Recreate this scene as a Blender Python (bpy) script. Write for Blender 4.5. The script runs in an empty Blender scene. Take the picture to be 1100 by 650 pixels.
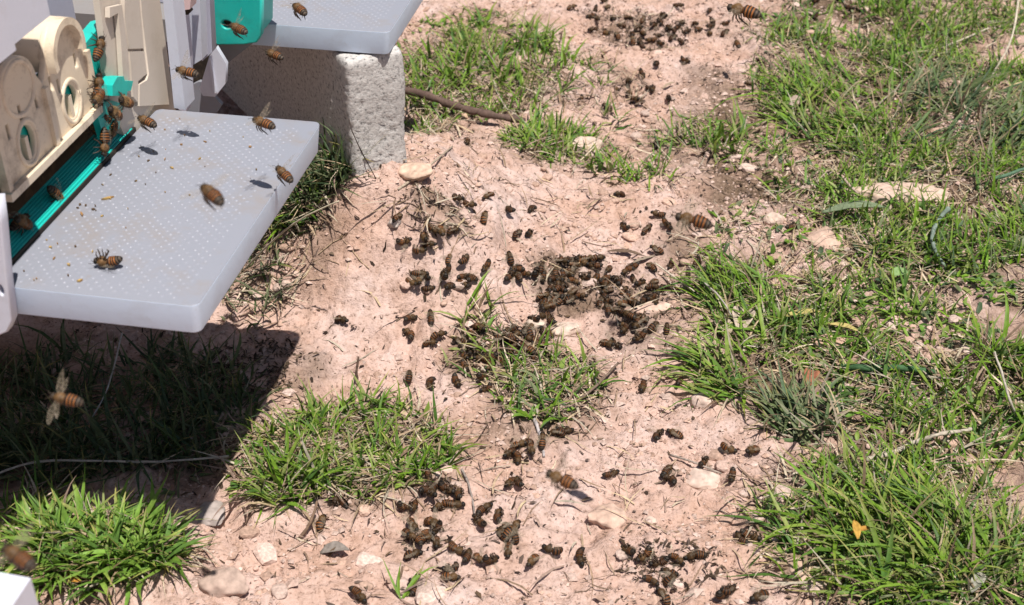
import bpy, bmesh, math, random
import numpy as np
from mathutils import Vector, Matrix, Euler, Quaternion

random.seed(7)
RS = np.random.RandomState(11)
SC = bpy.context.scene
COL = SC.collection

# ------------------------------------------------------------------ camera
CAM_H, F_PX, TANP = 0.45, 1400.0, 0.68
PITCH = math.atan(TANP)
cd = bpy.data.cameras.new('camera'); cam = bpy.data.objects.new('camera', cd); COL.objects.link(cam)
cam.location = (0, 0, CAM_H); cam.rotation_euler = (math.pi/2 - PITCH, 0, 0)
cd.sensor_width = 36; cd.lens = 36*F_PX/1100; cd.clip_start = 0.02; cd.clip_end = 500
cd.dof.use_dof = True; cd.dof.focus_distance = 0.72; cd.dof.aperture_fstop = 20
SC.camera = cam

# ------------------------------------------------------------------ light
SUN_TO = Vector((0.19, -0.28, 1.0)).normalized()          # towards the sun
sd = bpy.data.lights.new('sun', 'SUN'); sd.energy = 4.8; sd.angle = math.radians(0.5); sd.color = (1.0, 0.95, 0.87)
sun = bpy.data.objects.new('sun', sd); COL.objects.link(sun)
sun.rotation_euler = SUN_TO.to_track_quat('Z', 'Y').to_euler(); sun.location = SUN_TO*5
w = bpy.data.worlds.new('World'); SC.world = w; w.use_nodes = True
nt = w.node_tree; bg = nt.nodes['Background']
sk = nt.nodes.new('ShaderNodeTexSky'); sk.sky_type = 'NISHITA'; sk.sun_disc = False
sk.sun_elevation = math.asin(SUN_TO.z); sk.sun_rotation = math.atan2(SUN_TO.x, SUN_TO.y)
nt.links.new(sk.outputs[0], bg.inputs[0]); bg.inputs[1].default_value = 0.05
SC.view_settings.view_transform = 'Standard'; SC.view_settings.look = 'None'
SC.view_settings.exposure = 0.40; SC.view_settings.gamma = 1.0
SC.render.engine = 'CYCLES'
SC.cycles.max_bounces = 6; SC.cycles.transparent_max_bounces = 12

# ------------------------------------------------------------------ helpers
CP, SP = math.cos(PITCH), math.sin(PITCH)
FW = np.array([0, CP, -SP]); UP = np.array([0, SP, CP]); RT = np.array([1.0, 0, 0]); CC = np.array([0, 0, CAM_H])
def ray(x, y): return FW + RT*(x-550)/F_PX - UP*(y-325)/F_PX
def at(x, y, z=0.0):
    d = ray(x, y); return CC + d*(z-CAM_H)/d[2]

def _hash(ix, iy, seed):
    n = (ix.astype(np.int64)*374761393 + iy.astype(np.int64)*668265263 + seed*1442695041) & 0x7fffffff
    n = ((n ^ (n >> 13))*1274126177) & 0x7fffffff
    return ((n ^ (n >> 16)) & 0xffff)/65535.0
def vnoise(x, y, seed=0):
    x = np.asarray(x, float); y = np.asarray(y, float)
    ix = np.floor(x); iy = np.floor(y); fx = x-ix; fy = y-iy
    fx = fx*fx*fx*(fx*(fx*6-15)+10); fy = fy*fy*fy*(fy*(fy*6-15)+10)
    a = _hash(ix, iy, seed); b = _hash(ix+1, iy, seed); c = _hash(ix, iy+1, seed); d = _hash(ix+1, iy+1, seed)
    return (a*(1-fx)+b*fx)*(1-fy)+(c*(1-fx)+d*fx)*fy
def fbm(x, y, lam, octv=3, seed=0):
    s = 0; a = 1; t = 0
    for k in range(octv):
        s = s + a*vnoise(x/lam*(2**k)+17.3*k, y/lam*(2**k)-9.1*k, seed+k); t += a; a *= 0.5
    return s/t
BC = at(404, 180, .072); BU = np.array([math.cos(math.radians(79.8)), math.sin(math.radians(79.8))])
def H(x, y):
    x = np.asarray(x, float); y = np.asarray(y, float)
    r = np.hypot(x, y-0.8); d = np.clip(1.6-r, 0.15, 1)
    h = 0.012*(fbm(x, y, .17, 2, 1)-.5) + 0.0085*(fbm(x, y, .045, 2, 5)-.5)
    rid = 1-np.abs(2*fbm(x, y, .020, 2, 9)-1)
    h = h + 0.0062*(rid-.75)
    h = h + 0.0040*(fbm(x, y, .0075, 2, 13)-.5)
    cr_ = fbm(x, y, .0052, 2, 77); h = h + 0.0022*np.abs(2*cr_-1) + .0016*np.clip((vnoise(x/.009, y/.009, 91)-.62)*4, 0, 1)*(vnoise(x/.0035, y/.0035, 93))
    h = h - 0.0030*np.clip((fbm(x, y, .028, 2, 33)-.60)*9, 0, 1)          # little pits and crumbled hollows
    bu = (x-BC[0])*BU[0]+(y-BC[1])*BU[1]; bv = (x-BC[0])*BU[1]-(y-BC[1])*BU[0]
    added_bank = .075*np.exp(-(bu/np.where(bu > 0, .13, .046))**2-(bv/np.where(bv > 0, .075, .085))**2)      # mound added so the block's end face catches the sun
    return h*d + added_bank
def hit(px, py):
    zs = np.linspace(.12, -.03, 151); d = ray(px, py)
    Q = CC[None]+d[None]*((zs-CAM_H)/d[2])[:, None]
    below = zs <= H(Q[:, 0], Q[:, 1])
    k = int(np.argmax(below)) if below.any() else 150
    lo, hi = zs[max(k-1, 0)], zs[k]
    for _ in range(12):
        m_ = (lo+hi)/2; P = at(px, py, m_)
        if m_ <= float(H(P[0], P[1])): hi = m_
        else: lo = m_
    return at(px, py, hi)

# hive frame: v = out of the hive front, u = along the hive row, z = up
AZ = math.radians(79.8)
D1 = np.array([math.cos(AZ), math.sin(AZ), 0]); D2 = np.array([math.sin(AZ), -math.cos(AZ), 0])
HB, LB = 0.160, 0.180                       # board top above the ground in metres, and in the hive's own units
K = (CAM_H-HB)/0.27                         # metres per hive unit
ORG = at(212, 329, HB) - 0.0706*K*D2; ORG[2] = 0
def hz(z): return HB + K*(z-LB)
def onv(px, py, v):
    d = ray(px, py); t = ((ORG+v*K*D2-CC)@D2)/(d@D2); P = CC+t*d; return float((P-ORG)@D1)/K, float(P[2]-HB)/K+LB     # (u, z)
def onu(px, py, u):
    d = ray(px, py); t = ((ORG+u*K*D1-CC)@D1)/(d@D1); P = CC+t*d; return float((P-ORG)@D2)/K, float(P[2]-HB)/K+LB     # (v, z)
def uvz(u, v, z): return ORG + K*u*D1 + K*v*D2 + np.array([0, 0, hz(z)])

def tag(o, label=None, cat=None, group=None, kind=None):
    if label: o['label'] = label
    if cat: o['category'] = cat
    if group: o['group'] = group
    if kind: o['kind'] = kind
    return o
def empty(name, loc, rz=0.0):
    o = bpy.data.objects.new(name, None); COL.objects.link(o); o.location = loc; o.rotation_euler = (0, 0, rz)
    o.empty_display_size = 0.01; return o
def link(name, me, mat=None, parent=None):
    o = bpy.data.objects.new(name, me); COL.objects.link(o)
    if mat is not None: me.materials.clear(); me.materials.append(mat)
    if parent is not None: o.parent = parent
    return o
def mesh(name, verts, faces, smooth=False, col=None):
    me = bpy.data.meshes.new(name); me.from_pydata([tuple(v) for v in verts], [], faces)
    if col is not None:
        a = me.color_attributes.new('tint', 'FLOAT_COLOR', 'POINT')
        c = np.ones((len(verts), 4), np.float32); c[:, :3] = col; a.data.foreach_set('color', c.ravel())
    if smooth: me.polygons.foreach_set('use_smooth', [True]*len(me.polygons))
    me.update(); return me
def bmobj(name, bm, mat, parent=None, bevel=0, seg=2, smooth=True):
    if bevel:
        bmesh.ops.bevel(bm, geom=[e for e in bm.edges if len(e.link_faces) == 2 and e.calc_face_angle(0) > 0.35],
                        offset=bevel, segments=seg, affect='EDGES', profile=0.6, clamp_overlap=True)
    bmesh.ops.recalc_face_normals(bm, faces=bm.faces)
    me = bpy.data.meshes.new(name); bm.to_mesh(me); bm.free()
    if smooth:
        me.polygons.foreach_set('use_smooth', [True]*len(me.polygons))
        try: me.set_sharp_from_angle(angle=math.radians(50))
        except Exception: pass
    return link(name, me, mat, parent)
def box(bm, lo, hi):
    vs = [bm.verts.new((x, y, z)) for x in (lo[0], hi[0]) for y in (lo[1], hi[1]) for z in (lo[2], hi[2])]
    for f in ((0,1,3,2),(4,6,7,5),(0,4,5,1),(2,3,7,6),(0,2,6,4),(1,5,7,3)): bm.faces.new([vs[i] for i in f])
    return vs
def prism(bm, pts, ext):
    """pts: 3D polygon, ext: 3D vector to the far cap"""
    a = [bm.verts.new(p) for p in pts]; b = [bm.verts.new(tuple(Vector(p)+Vector(ext))) for p in pts]
    n = len(pts)
    bm.faces.new(a); bm.faces.new(b[::-1])
    for i in range(n): bm.faces.new((a[i], b[i], b[(i+1) % n], a[(i+1) % n]))
# in a hive's own frame x = v, y = u, z = z
def pv(bm, pxs, v, depth, u0=0.0, dz=0):       # polygon traced on the plane v, depth goes back into the hive
    prism(bm, [(v, onv(x, y, v)[0]-u0, onv(x, y, v)[1]+dz) for x, y in pxs], (-depth, 0, 0))
def pu(bm, pxs, u, depth, u0=0.0):             # polygon traced on the plane u, depth goes away from the camera
    prism(bm, [(onu(x, y, u)[0], u-u0, onu(x, y, u)[1]) for x, y in pxs], (0, depth, 0))

def tube(path, radii, n=6, close=True):
    P = [Vector(p) for p in path]; vs = []; fs = []
    nrm = None
    for i, p in enumerate(P):
        t = (P[min(i+1, len(P)-1)] - P[max(i-1, 0)]).normalized()
        if nrm is None:
            nrm = t.orthogonal().normalized()
        nrm = (nrm - t*nrm.dot(t)).normalized(); b = t.cross(nrm)
        r = radii[i] if hasattr(radii, '__len__') else radii
        for k in range(n):
            a = 2*math.pi*k/n; vs.append(p + (nrm*math.cos(a)+b*math.sin(a))*r)
    for i in range(len(P)-1):
        for k in range(n):
            fs.append((i*n+k, i*n+(k+1) % n, (i+1)*n+(k+1) % n, (i+1)*n+k))
    if close:
        fs.append(tuple(range(n))[::-1]); fs.append(tuple((len(P)-1)*n+k for k in range(n)))
    return vs, fs

# ------------------------------------------------------------------ materials
def mat(name):
    m = bpy.data.materials.new(name); m.use_nodes = True
    return m, m.node_tree, m.node_tree.nodes['Principled BSDF']
def N(nt, typ, **kw):
    n = nt.nodes.new(typ)
    for k, v in kw.items():
        if k in n.inputs: n.inputs[k].default_value = v
        else: setattr(n, k, v)
    return n
def ramp(nt, fac, stops):
    r = nt.nodes.new('ShaderNodeValToRGB'); e = r.color_ramp.elements
    while len(e) < len(stops): e.new(0.5)
    for i, (p, c) in enumerate(stops): e[i].position = p; e[i].color = (*c, 1)
    nt.links.new(fac, r.inputs[0]); return r
def mixc(nt, fac, a, b, typ='MIX'):
    m = nt.nodes.new('ShaderNodeMix'); m.data_type = 'RGBA'; m.blend_type = typ
    for s, v in ((0, fac), (6, a), (7, b)):
        if isinstance(v, (int, float)): m.inputs[s].default_value = v
        elif isinstance(v, tuple): m.inputs[s].default_value = (*v, 1)
        else: nt.links.new(v, m.inputs[s])
    return m.outputs[2]
def plastic(name, col, rough=0.45, dirt=(0.25, 0.18, 0.11), amount=0.35, scale=60, spec=0.4, sss=0, bump=0.15):
    m, nt, p = mat(name)
    tc = N(nt, 'ShaderNodeTexCoord')
    n1 = N(nt, 'ShaderNodeTexNoise', Scale=scale, Detail=6.0, Roughness=0.7); nt.links.new(tc.outputs['Object'], n1.inputs['Vector'])
    n2 = N(nt, 'ShaderNodeTexNoise', Scale=scale*9, Detail=3.0); nt.links.new(tc.outputs['Object'], n2.inputs['Vector'])
    r = ramp(nt, n1.outputs[0], [(0.50, (0, 0, 0)), (0.78, (1, 1, 1))])
    r2 = ramp(nt, n2.outputs[0], [(0.66, (0, 0, 0)), (0.72, (1, 1, 1))])
    mx = mixc(nt, 0.35, r.outputs[0], r2.outputs[0], 'ADD')
    mu = N(nt, 'ShaderNodeMath', operation='MULTIPLY'); nt.links.new(mx, mu.inputs[0]); mu.inputs[1].default_value = amount
    c = mixc(nt, mu.outputs[0], col, dirt)
    nt.links.new(c, p.inputs['Base Color'])
    rr = N(nt, 'ShaderNodeMapRange'); rr.inputs[3].default_value = rough-.08; rr.inputs[4].default_value = rough+.2
    nt.links.new(n1.outputs[0], rr.inputs[0]); nt.links.new(rr.outputs[0], p.inputs['Roughness'])
    p.inputs['Specular IOR Level'].default_value = spec
    if sss:
        p.inputs['Subsurface Weight'].default_value = sss; p.inputs['Subsurface Radius'].default_value = (.003, .003, .003); p.inputs['Subsurface Scale'].default_value = 0.5
    b = N(nt, 'ShaderNodeBump', Strength=bump, Distance=0.0004); nt.links.new(n2.outputs[0], b.inputs['Height']); nt.links.new(b.outputs[0], p.inputs['Normal'])
    return m
def tinted(name, rough=0.9, spec=0.2, transl=0.0, noise=0.25, nscale=500, two=True):
    m, nt, p = mat(name)
    a = N(nt, 'ShaderNodeAttribute', attribute_name='tint')
    tc = N(nt, 'ShaderNodeTexCoord')
    n1 = N(nt, 'ShaderNodeTexNoise', Scale=float(nscale), Detail=3.0); nt.links.new(tc.outputs['Object'], n1.inputs['Vector'])
    r = ramp(nt, n1.outputs[0], [(0.3, (1-noise,)*3), (0.7, (1+noise,)*3)])
    c = mixc(nt, 1.0, a.outputs['Color'], r.outputs[0], 'MULTIPLY')
    nt.links.new(c, p.inputs['Base Color']); p.inputs['Roughness'].default_value = rough; p.inputs['Specular IOR Level'].default_value = spec
    if transl:
        t = N(nt, 'ShaderNodeBsdfTranslucent'); nt.links.new(c, t.inputs[0])
        mx = N(nt, 'ShaderNodeMixShader'); mx.inputs[0].default_value = transl
        nt.links.new(p.outputs[0], mx.inputs[1]); nt.links.new(t.outputs[0], mx.inputs[2])
        nt.links.new(mx.outputs[0], nt.nodes['Material Output'].inputs[0])
    return m

M = {}
M['board'] = plastic('grey_board_plastic', (0.24, 0.25, 0.295), 0.45, amount=0.5, scale=30)
M['edge'] = plastic('pale_board_edge', (0.58, 0.69, 0.85), 0.4, amount=0.22, scale=45)
M['stud'] = plastic('stud_plastic', (0.27, 0.28, 0.33), 0.34, amount=0.1)
M['white'] = plastic('white_plastic', (0.58, 0.60, 0.69), 0.4, amount=0.22, scale=50)
M['wall'] = plastic('lavender_wall_paint', (0.46, 0.46, 0.56), 0.6, amount=0.25, scale=40)
M['cream'] = plastic('cream_plastic', (0.70, 0.59, 0.45), 0.4, dirt=(0.16, 0.10, 0.055), amount=0.8, scale=70)
M['beige'] = plastic('beige_panel', (0.56, 0.49, 0.42), 0.5, amount=0.3, scale=40)
M['teal'] = plastic('teal_plastic', (0.012, 0.46, 0.40), 0.35, dirt=(0.03, 0.10, 0.08), amount=0.5, scale=60, spec=0.5)
M['dark'] = plastic('propolis_and_shade', (0.022, 0.015, 0.011), 0.7, amount=0.4)  # propolis in the slot; elsewhere a dark stand-in for shade
M['grey'] = plastic('grey_plastic', (0.22, 0.21, 0.21), 0.5, amount=0.3)
M['pink'] = plastic('pinkish_plastic', (0.72, 0.52, 0.52), 0.55, amount=0.4, scale=80)

# soil
m, nt, p = mat('pink_soil'); M['soil'] = m
tc = N(nt, 'ShaderNodeTexCoord'); a = N(nt, 'ShaderNodeAttribute', attribute_name='tint')
n1 = N(nt, 'ShaderNodeTexNoise', Scale=16.0, Detail=9.0, Roughness=0.65); nt.links.new(tc.outputs['Object'], n1.inputs['Vector'])
n2 = N(nt, 'ShaderNodeTexNoise', Scale=420.0, Detail=4.0, Roughness=0.7); nt.links.new(tc.outputs['Object'], n2.inputs['Vector'])
n3 = N(nt, 'ShaderNodeTexNoise', Scale=90.0, Detail=5.0, Roughness=0.7); nt.links.new(tc.outputs['Object'], n3.inputs['Vector'])
c1 = ramp(nt, n1.outputs[0], [(0.30, (0.49, 0.315, 0.240)), (0.50, (0.56, 0.395, 0.335)), (0.70, (0.60, 0.465, 0.430))])
c2 = ramp(nt, n2.outputs[0], [(0.32, (0.42, 0.38, 0.35)), (0.44, (0.92, 0.91, 0.90)), (0.75, (1.1, 1.1, 1.12))])
c3 = ramp(nt, n3.outputs[0], [(0.32, (0.78, 0.74, 0.70)), (0.52, (1, 1, 1)), (0.8, (1.08, 1.08, 1.1))])
cc = mixc(nt, 1.0, c1.outputs[0], c2.outputs[0], 'MULTIPLY'); cc = mixc(nt, 1.0, cc, c3.outputs[0], 'MULTIPLY')
sep = N(nt, 'ShaderNodeSeparateColor'); nt.links.new(a.outputs['Color'], sep.inputs[0])
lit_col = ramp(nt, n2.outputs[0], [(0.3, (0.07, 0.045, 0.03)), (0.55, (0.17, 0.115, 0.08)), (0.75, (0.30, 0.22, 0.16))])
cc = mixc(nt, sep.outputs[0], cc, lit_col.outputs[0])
nt.links.new(cc, p.inputs['Base Color']); p.inputs['Roughness'].default_value = 0.95; p.inputs['Specular IOR Level'].default_value = 0.12
b = N(nt, 'ShaderNodeBump', Strength=0.9, Distance=0.0018); nt.links.new(n2.outputs[0], b.inputs['Height']); nt.links.new(b.outputs[0], p.inputs['Normal'])

# pumice block
m, nt, p = mat('pumice_concrete'); M['pumice'] = m
tc = N(nt, 'ShaderNodeTexCoord')
v1 = N(nt, 'ShaderNodeTexVoronoi', Scale=330.0); nt.links.new(tc.outputs['Object'], v1.inputs['Vector'])
n2 = N(nt, 'ShaderNodeTexNoise', Scale=420.0, Detail=5.0, Roughness=0.7); nt.links.new(tc.outputs['Object'], n2.inputs['Vector'])
cr = ramp(nt, n2.outputs[0], [(0.33, (0.13, 0.125, 0.125)), (0.45, (0.46, 0.44, 0.43)), (0.72, (0.64, 0.61, 0.59))])
nt.links.new(cr.outputs[0], p.inputs['Base Color']); p.inputs['Roughness'].default_value = 0.95
b = N(nt, 'ShaderNodeBump', Strength=0.7, Distance=0.0012); nt.links.new(n2.outputs[0], b.inputs['Height']); nt.links.new(b.outputs[0], p.inputs['Normal'])

M['grass'] = tinted('grass_blade', 0.5, 0.25, transl=0.32, noise=0.22, nscale=350)
M['dry'] = tinted('dry_plant', 0.8, 0.2, transl=0.1, noise=0.25)
M['crumb'] = tinted('soil_crumb', 0.95, 0.1, noise=0.25, nscale=700)
M['stone'] = tinted('stone_face', 0.9, 0.15, noise=0.25, nscale=260)
M['bee'] = tinted('bee_body', 0.6, 0.3, noise=0.35, nscale=900)
M['leg'], nt, p = mat('bee_leg'); p.inputs['Base Color'].default_value = (0.035, 0.018, 0.009, 1); p.inputs['Roughness'].default_value = 0.45
m, nt, p = mat('bee_wing'); M['wing'] = m
p.inputs['Base Color'].default_value = (0.26, 0.21, 0.155, 1); p.inputs['Roughness'].default_value = 0.45; p.inputs['Specular IOR Level'].default_value = 0.2
tc = N(nt, 'ShaderNodeTexCoord'); vv = N(nt, 'ShaderNodeTexVoronoi', feature='DISTANCE_TO_EDGE', Scale=650.0); nt.links.new(tc.outputs['Object'], vv.inputs['Vector'])
ra = ramp(nt, vv.outputs[0], [(0.02, (0.5,)*3), (0.10, (0.16,)*3)]); nt.links.new(ra.outputs[0], p.inputs['Alpha'])

# ------------------------------------------------------------------ zones (photo pixels -> places on the ground)
def zones(x, y, blobs):
    """soft coverage 0..1 of elliptical patches given by photo pixel centre and radii"""
    out = np.zeros_like(np.asarray(x, float))
    for (px, py, rx, ry, wgt) in blobs:
        c = at(px, py); ex = abs(at(px+rx, py)[0]-c[0]); ey = abs(at(px, py-ry)[1]-c[1])
        q = ((x-c[0])/ex)**2 + ((y-c[1])/ey)**2
        out = np.maximum(out, wgt*np.clip(1.6-1.0*q, 0, 1))
    return out
EARTH_SHADE = [(692, 34, 52, 18, .9), (470, 303, 34, 12, .8), (540, 375, 60, 34, .75), (615, 298, 45, 18, .7), (600, 322, 45, 12, .7), (690, 330, 45, 40, .45),
         (270, 395, 75, 40, .9), (120, 430, 190, 90, .85), (330, 185, 95, 95, 1.0), (335, 265, 75, 50, 1.0), (300, 300, 70, 40, .75), (400, 480, 110, 55, .7), (545, 470, 45, 30, .6),  # dark ground round the boards and block also paints in their shade
         (590, 420, 70, 50, .6), (500, 70, 90, 70, .6), (470, 145, 30, 30, .6), (620, 80, 70, 30, .4), (675, 95, 30, 20, .6), (900, 300, 130, 260, .85), (1020, 200, 150, 260, .95),
         (970, 570, 140, 90, .75), (90, 590, 90, 60, .7), (600, 165, 70, 25, .5), (780, 150, 90, 40, .55), (760, 290, 50, 60, .6), (1000, 30, 90, 40, .6), (480, 575, 70, 35, .15), (850, 120, 60, 60, .5)]
def earth_shade(x, y):
    e = zones(x, y, EARTH_SHADE)
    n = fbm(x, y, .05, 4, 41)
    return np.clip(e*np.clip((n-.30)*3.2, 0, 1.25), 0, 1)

# ------------------------------------------------------------------ ground
def axis(lo, hi, step, far, g=1.35):
    c = list(np.arange(lo, hi, step)); s = step; p = c[-1]
    while p < far: s *= g; p += s; c.append(p)
    s = step; p = c[0]; pre = []
    while p > -far: s *= g; p -= s; pre.append(p)
    return np.array(pre[::-1]+c)
gx = axis(-.54, .54, .0016, 60); gy = axis(.38, 1.25, .0016, 60)
X, Y = np.meshgrid(gx, gy); Z = H(X, Y)
nv = X.size; me = bpy.data.meshes.new('ground')
me.vertices.add(nv); me.vertices.foreach_set('co', np.stack([X, Y, Z], -1).astype(np.float32).ravel())
ny, nx = X.shape
i = (np.arange(ny-1)[:, None]*nx + np.arange(nx-1)[None, :]).ravel()
q = np.stack([i, i+1, i+1+nx, i+nx], -1).astype(np.int32)
me.loops.add(q.size); me.loops.foreach_set('vertex_index', q.ravel())
me.polygons.add(len(q)); me.polygons.foreach_set('loop_start', np.arange(0, q.size, 4, dtype=np.int32))
me.polygons.foreach_set('use_smooth', np.ones(len(q), bool))
me.update(calc_edges=True)
ca = me.color_attributes.new('tint', 'FLOAT_COLOR', 'POINT')
e = earth_shade(X.ravel(), Y.ravel()); cv = np.zeros((nv, 4), np.float32); cv[:, 0] = e; cv[:, 3] = 1; ca.data.foreach_set('color', cv.ravel())
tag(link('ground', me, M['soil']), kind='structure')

# ------------------------------------------------------------------ vegetation
GREEN = np.array([[.13, .24, .028], [.11, .21, .03], [.165, .27, .035], [.075, .155, .03], [.20, .285, .05], [.14, .25, .02], [.24, .28, .09]])
LUSH = np.array([[.17, .30, .045], [.14, .26, .045], [.21, .34, .06], [.11, .21, .045]])
DULL = np.array([[.10, .155, .055], [.14, .18, .075], [.075, .125, .06], [.20, .225, .12]])
STRAW = np.array([[.44, .34, .22], [.34, .25, .17], [.48, .40, .30], [.26, .18, .12], [.38, .33, .26], [.30, .21, .17], [.18, .12, .085]])
def blades(px, py, L, W, lean, az, cols, bend=0.9, S=5, zoff=-0.001, tipdry=0.25):
    n = len(px); s = np.linspace(0, 1, S+1)
    th = lean[:, None] + bend*s[None, :]**1.3*(RS.rand(n, 1)*1.1+.25)          # angle from vertical
    th = np.minimum(th, 1.75)
    ds = L[:, None]/S
    hx = np.concatenate([np.zeros((n, 1)), np.cumsum(np.sin(th[:, 1:])*ds, 1)], 1)
    hz = np.concatenate([np.zeros((n, 1)), np.cumsum(np.cos(th[:, 1:])*ds, 1)], 1)
    wid = W[:, None]*np.clip((1-s[None, :]**2.2), 0.03, 1)*(0.72+0.5*np.sin(np.pi*np.clip(s[None, :]*1.1, 0, 1)))*.5
    wob = (RS.rand(n, 1)-.5)*.5
    a = az[:, None] + wob*s[None, :]*2
    cx = px[:, None] + np.cos(a)*hx; cy = py[:, None] + np.sin(a)*hx
    base = H(px, py)+zoff
    gz = H(cx, cy)
    cz = np.maximum(base[:, None] + hz, gz+.0006)
    tw = (RS.rand(n, 1)-.5)*1.6*s[None, :]
    sx = -np.sin(a)*np.cos(tw); sy = np.cos(a)*np.cos(tw); sz = np.sin(tw)
    fold = .35*wid
    l = np.stack([cx-sx*wid, cy-sy*wid, cz-sz*wid+fold], -1); m_ = np.stack([cx, cy, cz], -1); r = np.stack([cx+sx*wid, cy+sy*wid, cz+sz*wid+fold], -1)
    V = np.stack([l, m_, r], 2)              # n, S+1, 3, 3
    k = (np.arange(n)[:, None, None]*(S+1) + np.arange(S)[None, :, None])*3 + np.arange(2)[None, None, :]
    Fq = np.stack([k, k+1, k+4, k+3], -1).reshape(-1, 4)
    base_c = cols[RS.randint(len(cols), size=n)]*(0.75+.5*RS.rand(n, 1))
    dry = (RS.rand(n) < tipdry)[:, None]*np.clip((s[None, :]-.55)*2.2, 0, 1)
    c = base_c[:, None, :]*(1-dry[..., None]) + dry[..., None]*np.array([.42, .34, .12])
    c = np.repeat(c[:, :, None, :], 3, 2)
    return V.reshape(-1, 3), Fq, c.reshape(-1, 3)
def bulk(name, parts, mt, smooth=True):
    vs, fs, cs = [], [], []; o = 0
    for v, f, c in parts:
        vs.append(v); fs.append(f+o); cs.append(c); o += len(v)
    V = np.concatenate(vs).astype(np.float32); C_ = np.concatenate(cs)
    me = bpy.data.meshes.new(name); me.vertices.add(len(V)); me.vertices.foreach_set('co', V.ravel())
    k = fs[0].shape[1]; Fa = np.concatenate(fs).astype(np.int32)
    me.loops.add(Fa.size); me.loops.foreach_set('vertex_index', Fa.ravel())
    me.polygons.add(len(Fa)); me.polygons.foreach_set('loop_start', np.arange(0, Fa.size, k, dtype=np.int32))
    me.polygons.foreach_set('use_smooth', np.full(len(Fa), smooth))
    me.update(calc_edges=True)
    a = me.color_attributes.new('tint', 'FLOAT_COLOR', 'POINT'); c4 = np.ones((len(V), 4), np.float32); c4[:, :3] = C_; a.data.foreach_set('color', c4.ravel())
    return link(name, me, mt)
def ell(px, py, rx, ry, n, gauss=True):
    c = at(px, py); ex = abs(at(px+rx, py)[0]-c[0]); ey = abs(at(px, py-ry)[1]-at(px, py+ry)[1])/2
    r = np.sqrt(RS.rand(n))**(1.25 if gauss else 1); t = RS.rand(n)*2*np.pi
    return c[0]+ex*r*np.cos(t), c[1]+ey*r*np.sin(t), r, t
# tufts one can tell apart: px, py (base centre), rx, ry, blades, length range mm, colours, lean azimuth or None, label
TUFTS = [
 (108, 604, 82, 34, 520, (16, 36), LUSH, None, 'dense bright green grass tuft in the sun at the lower left'),
 (300, 528, 50, 22, 84, (16, 40), GREEN, None, 'loose green grass tuft beside the flat grey stone, just right of the board shadow'),
 (395, 470, 84, 40, 110, (12, 30), GREEN, None, 'wide thin grass tuft mixed with dry stems, left of the centre of the path'),
 (330, 285, 45, 22, 75, (16, 34), GREEN, None, 'short grass tuft in the sunlit gap beside the right edge of the lower landing board'),
 (535, 75, 86, 54, 420, (18, 40), GREEN, None, 'tall thick grass tuft right of the concrete block and behind the dark branch'),
 (455, 92, 40, 32, 120, (18, 40), GREEN, None, 'grass tuft at the foot of the concrete block beside the upper landing board'),
 (595, 158, 48, 20, 130, (14, 32), GREEN, 1.2, 'low spreading grass tuft in front of the end of the dark branch'),
 (516, 352, 22, 22, 34, (12, 28), GREEN, None, 'small upright grass tuft growing between the dead bees at the centre'),
 (596, 418, 44, 30, 46, (12, 30), DULL, None, 'thin grass tuft below the middle heap of dead bees'),
 (895, 110, 72, 56, 430, (18, 44), GREEN, 2.4, 'dense bright green grass tuft at the upper right of the bare path'),
 (1025, 135, 90, 50, 520, (30, 62), DULL, 0.35, 'long dark green grass tuft combed over to the right at the upper right'),
 (800, 325, 46, 52, 170, (20, 46), GREEN, 2.6, 'broad bladed grass tuft at the right edge of the path beside the main heap'),
 (965, 595, 122, 60, 430, (24, 56), GREEN, 2.7, 'large thick grass tuft leaning left at the lower right corner'),
 (1050, 405, 55, 40, 190, (24, 46), GREEN, None, 'upright green grass tuft at the right edge beside the dark green stem'),
 (770, 150, 50, 26, 110, (16, 40), GREEN, None, 'sparse upright grass tuft at the top right edge of the bare path'),
 (776, 400, 34, 30, 110, (18, 40), GREEN, 3.0, 'grass tuft at the right path edge above the pale clod'),
 (870, 450, 45, 24, 100, (20, 46), DULL, 2.2, 'dull green grass tuft between the large lower tuft and the green stem'),
 (962, 12, 40, 18, 90, (18, 34), GREEN, None, 'small grass tuft at the top edge right of the path'),
 (668, 185, 46, 16, 90, (10, 26), GREEN, None, 'low sparse grass tuft in the middle of the path near the top'),
 (1050, 610, 60, 40, 200, (30, 58), GREEN, 1.8, 'upright grass tuft at the right edge of the lower right corner'),
 (415, 262, 10, 5, 5, (18, 34), GREEN, None, 'few single grass blades in soil at the tip of the board shadow'),
 (650, 130, 20, 8, 16, (14, 26), GREEN, None, 'tiny grass sprig on bare soil behind the path centre'),
 (430, 640, 8, 4, 4, (16, 28), GREEN, 1.7, 'few single grass blades at the bottom edge beside a dead bee'),
]
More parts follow.
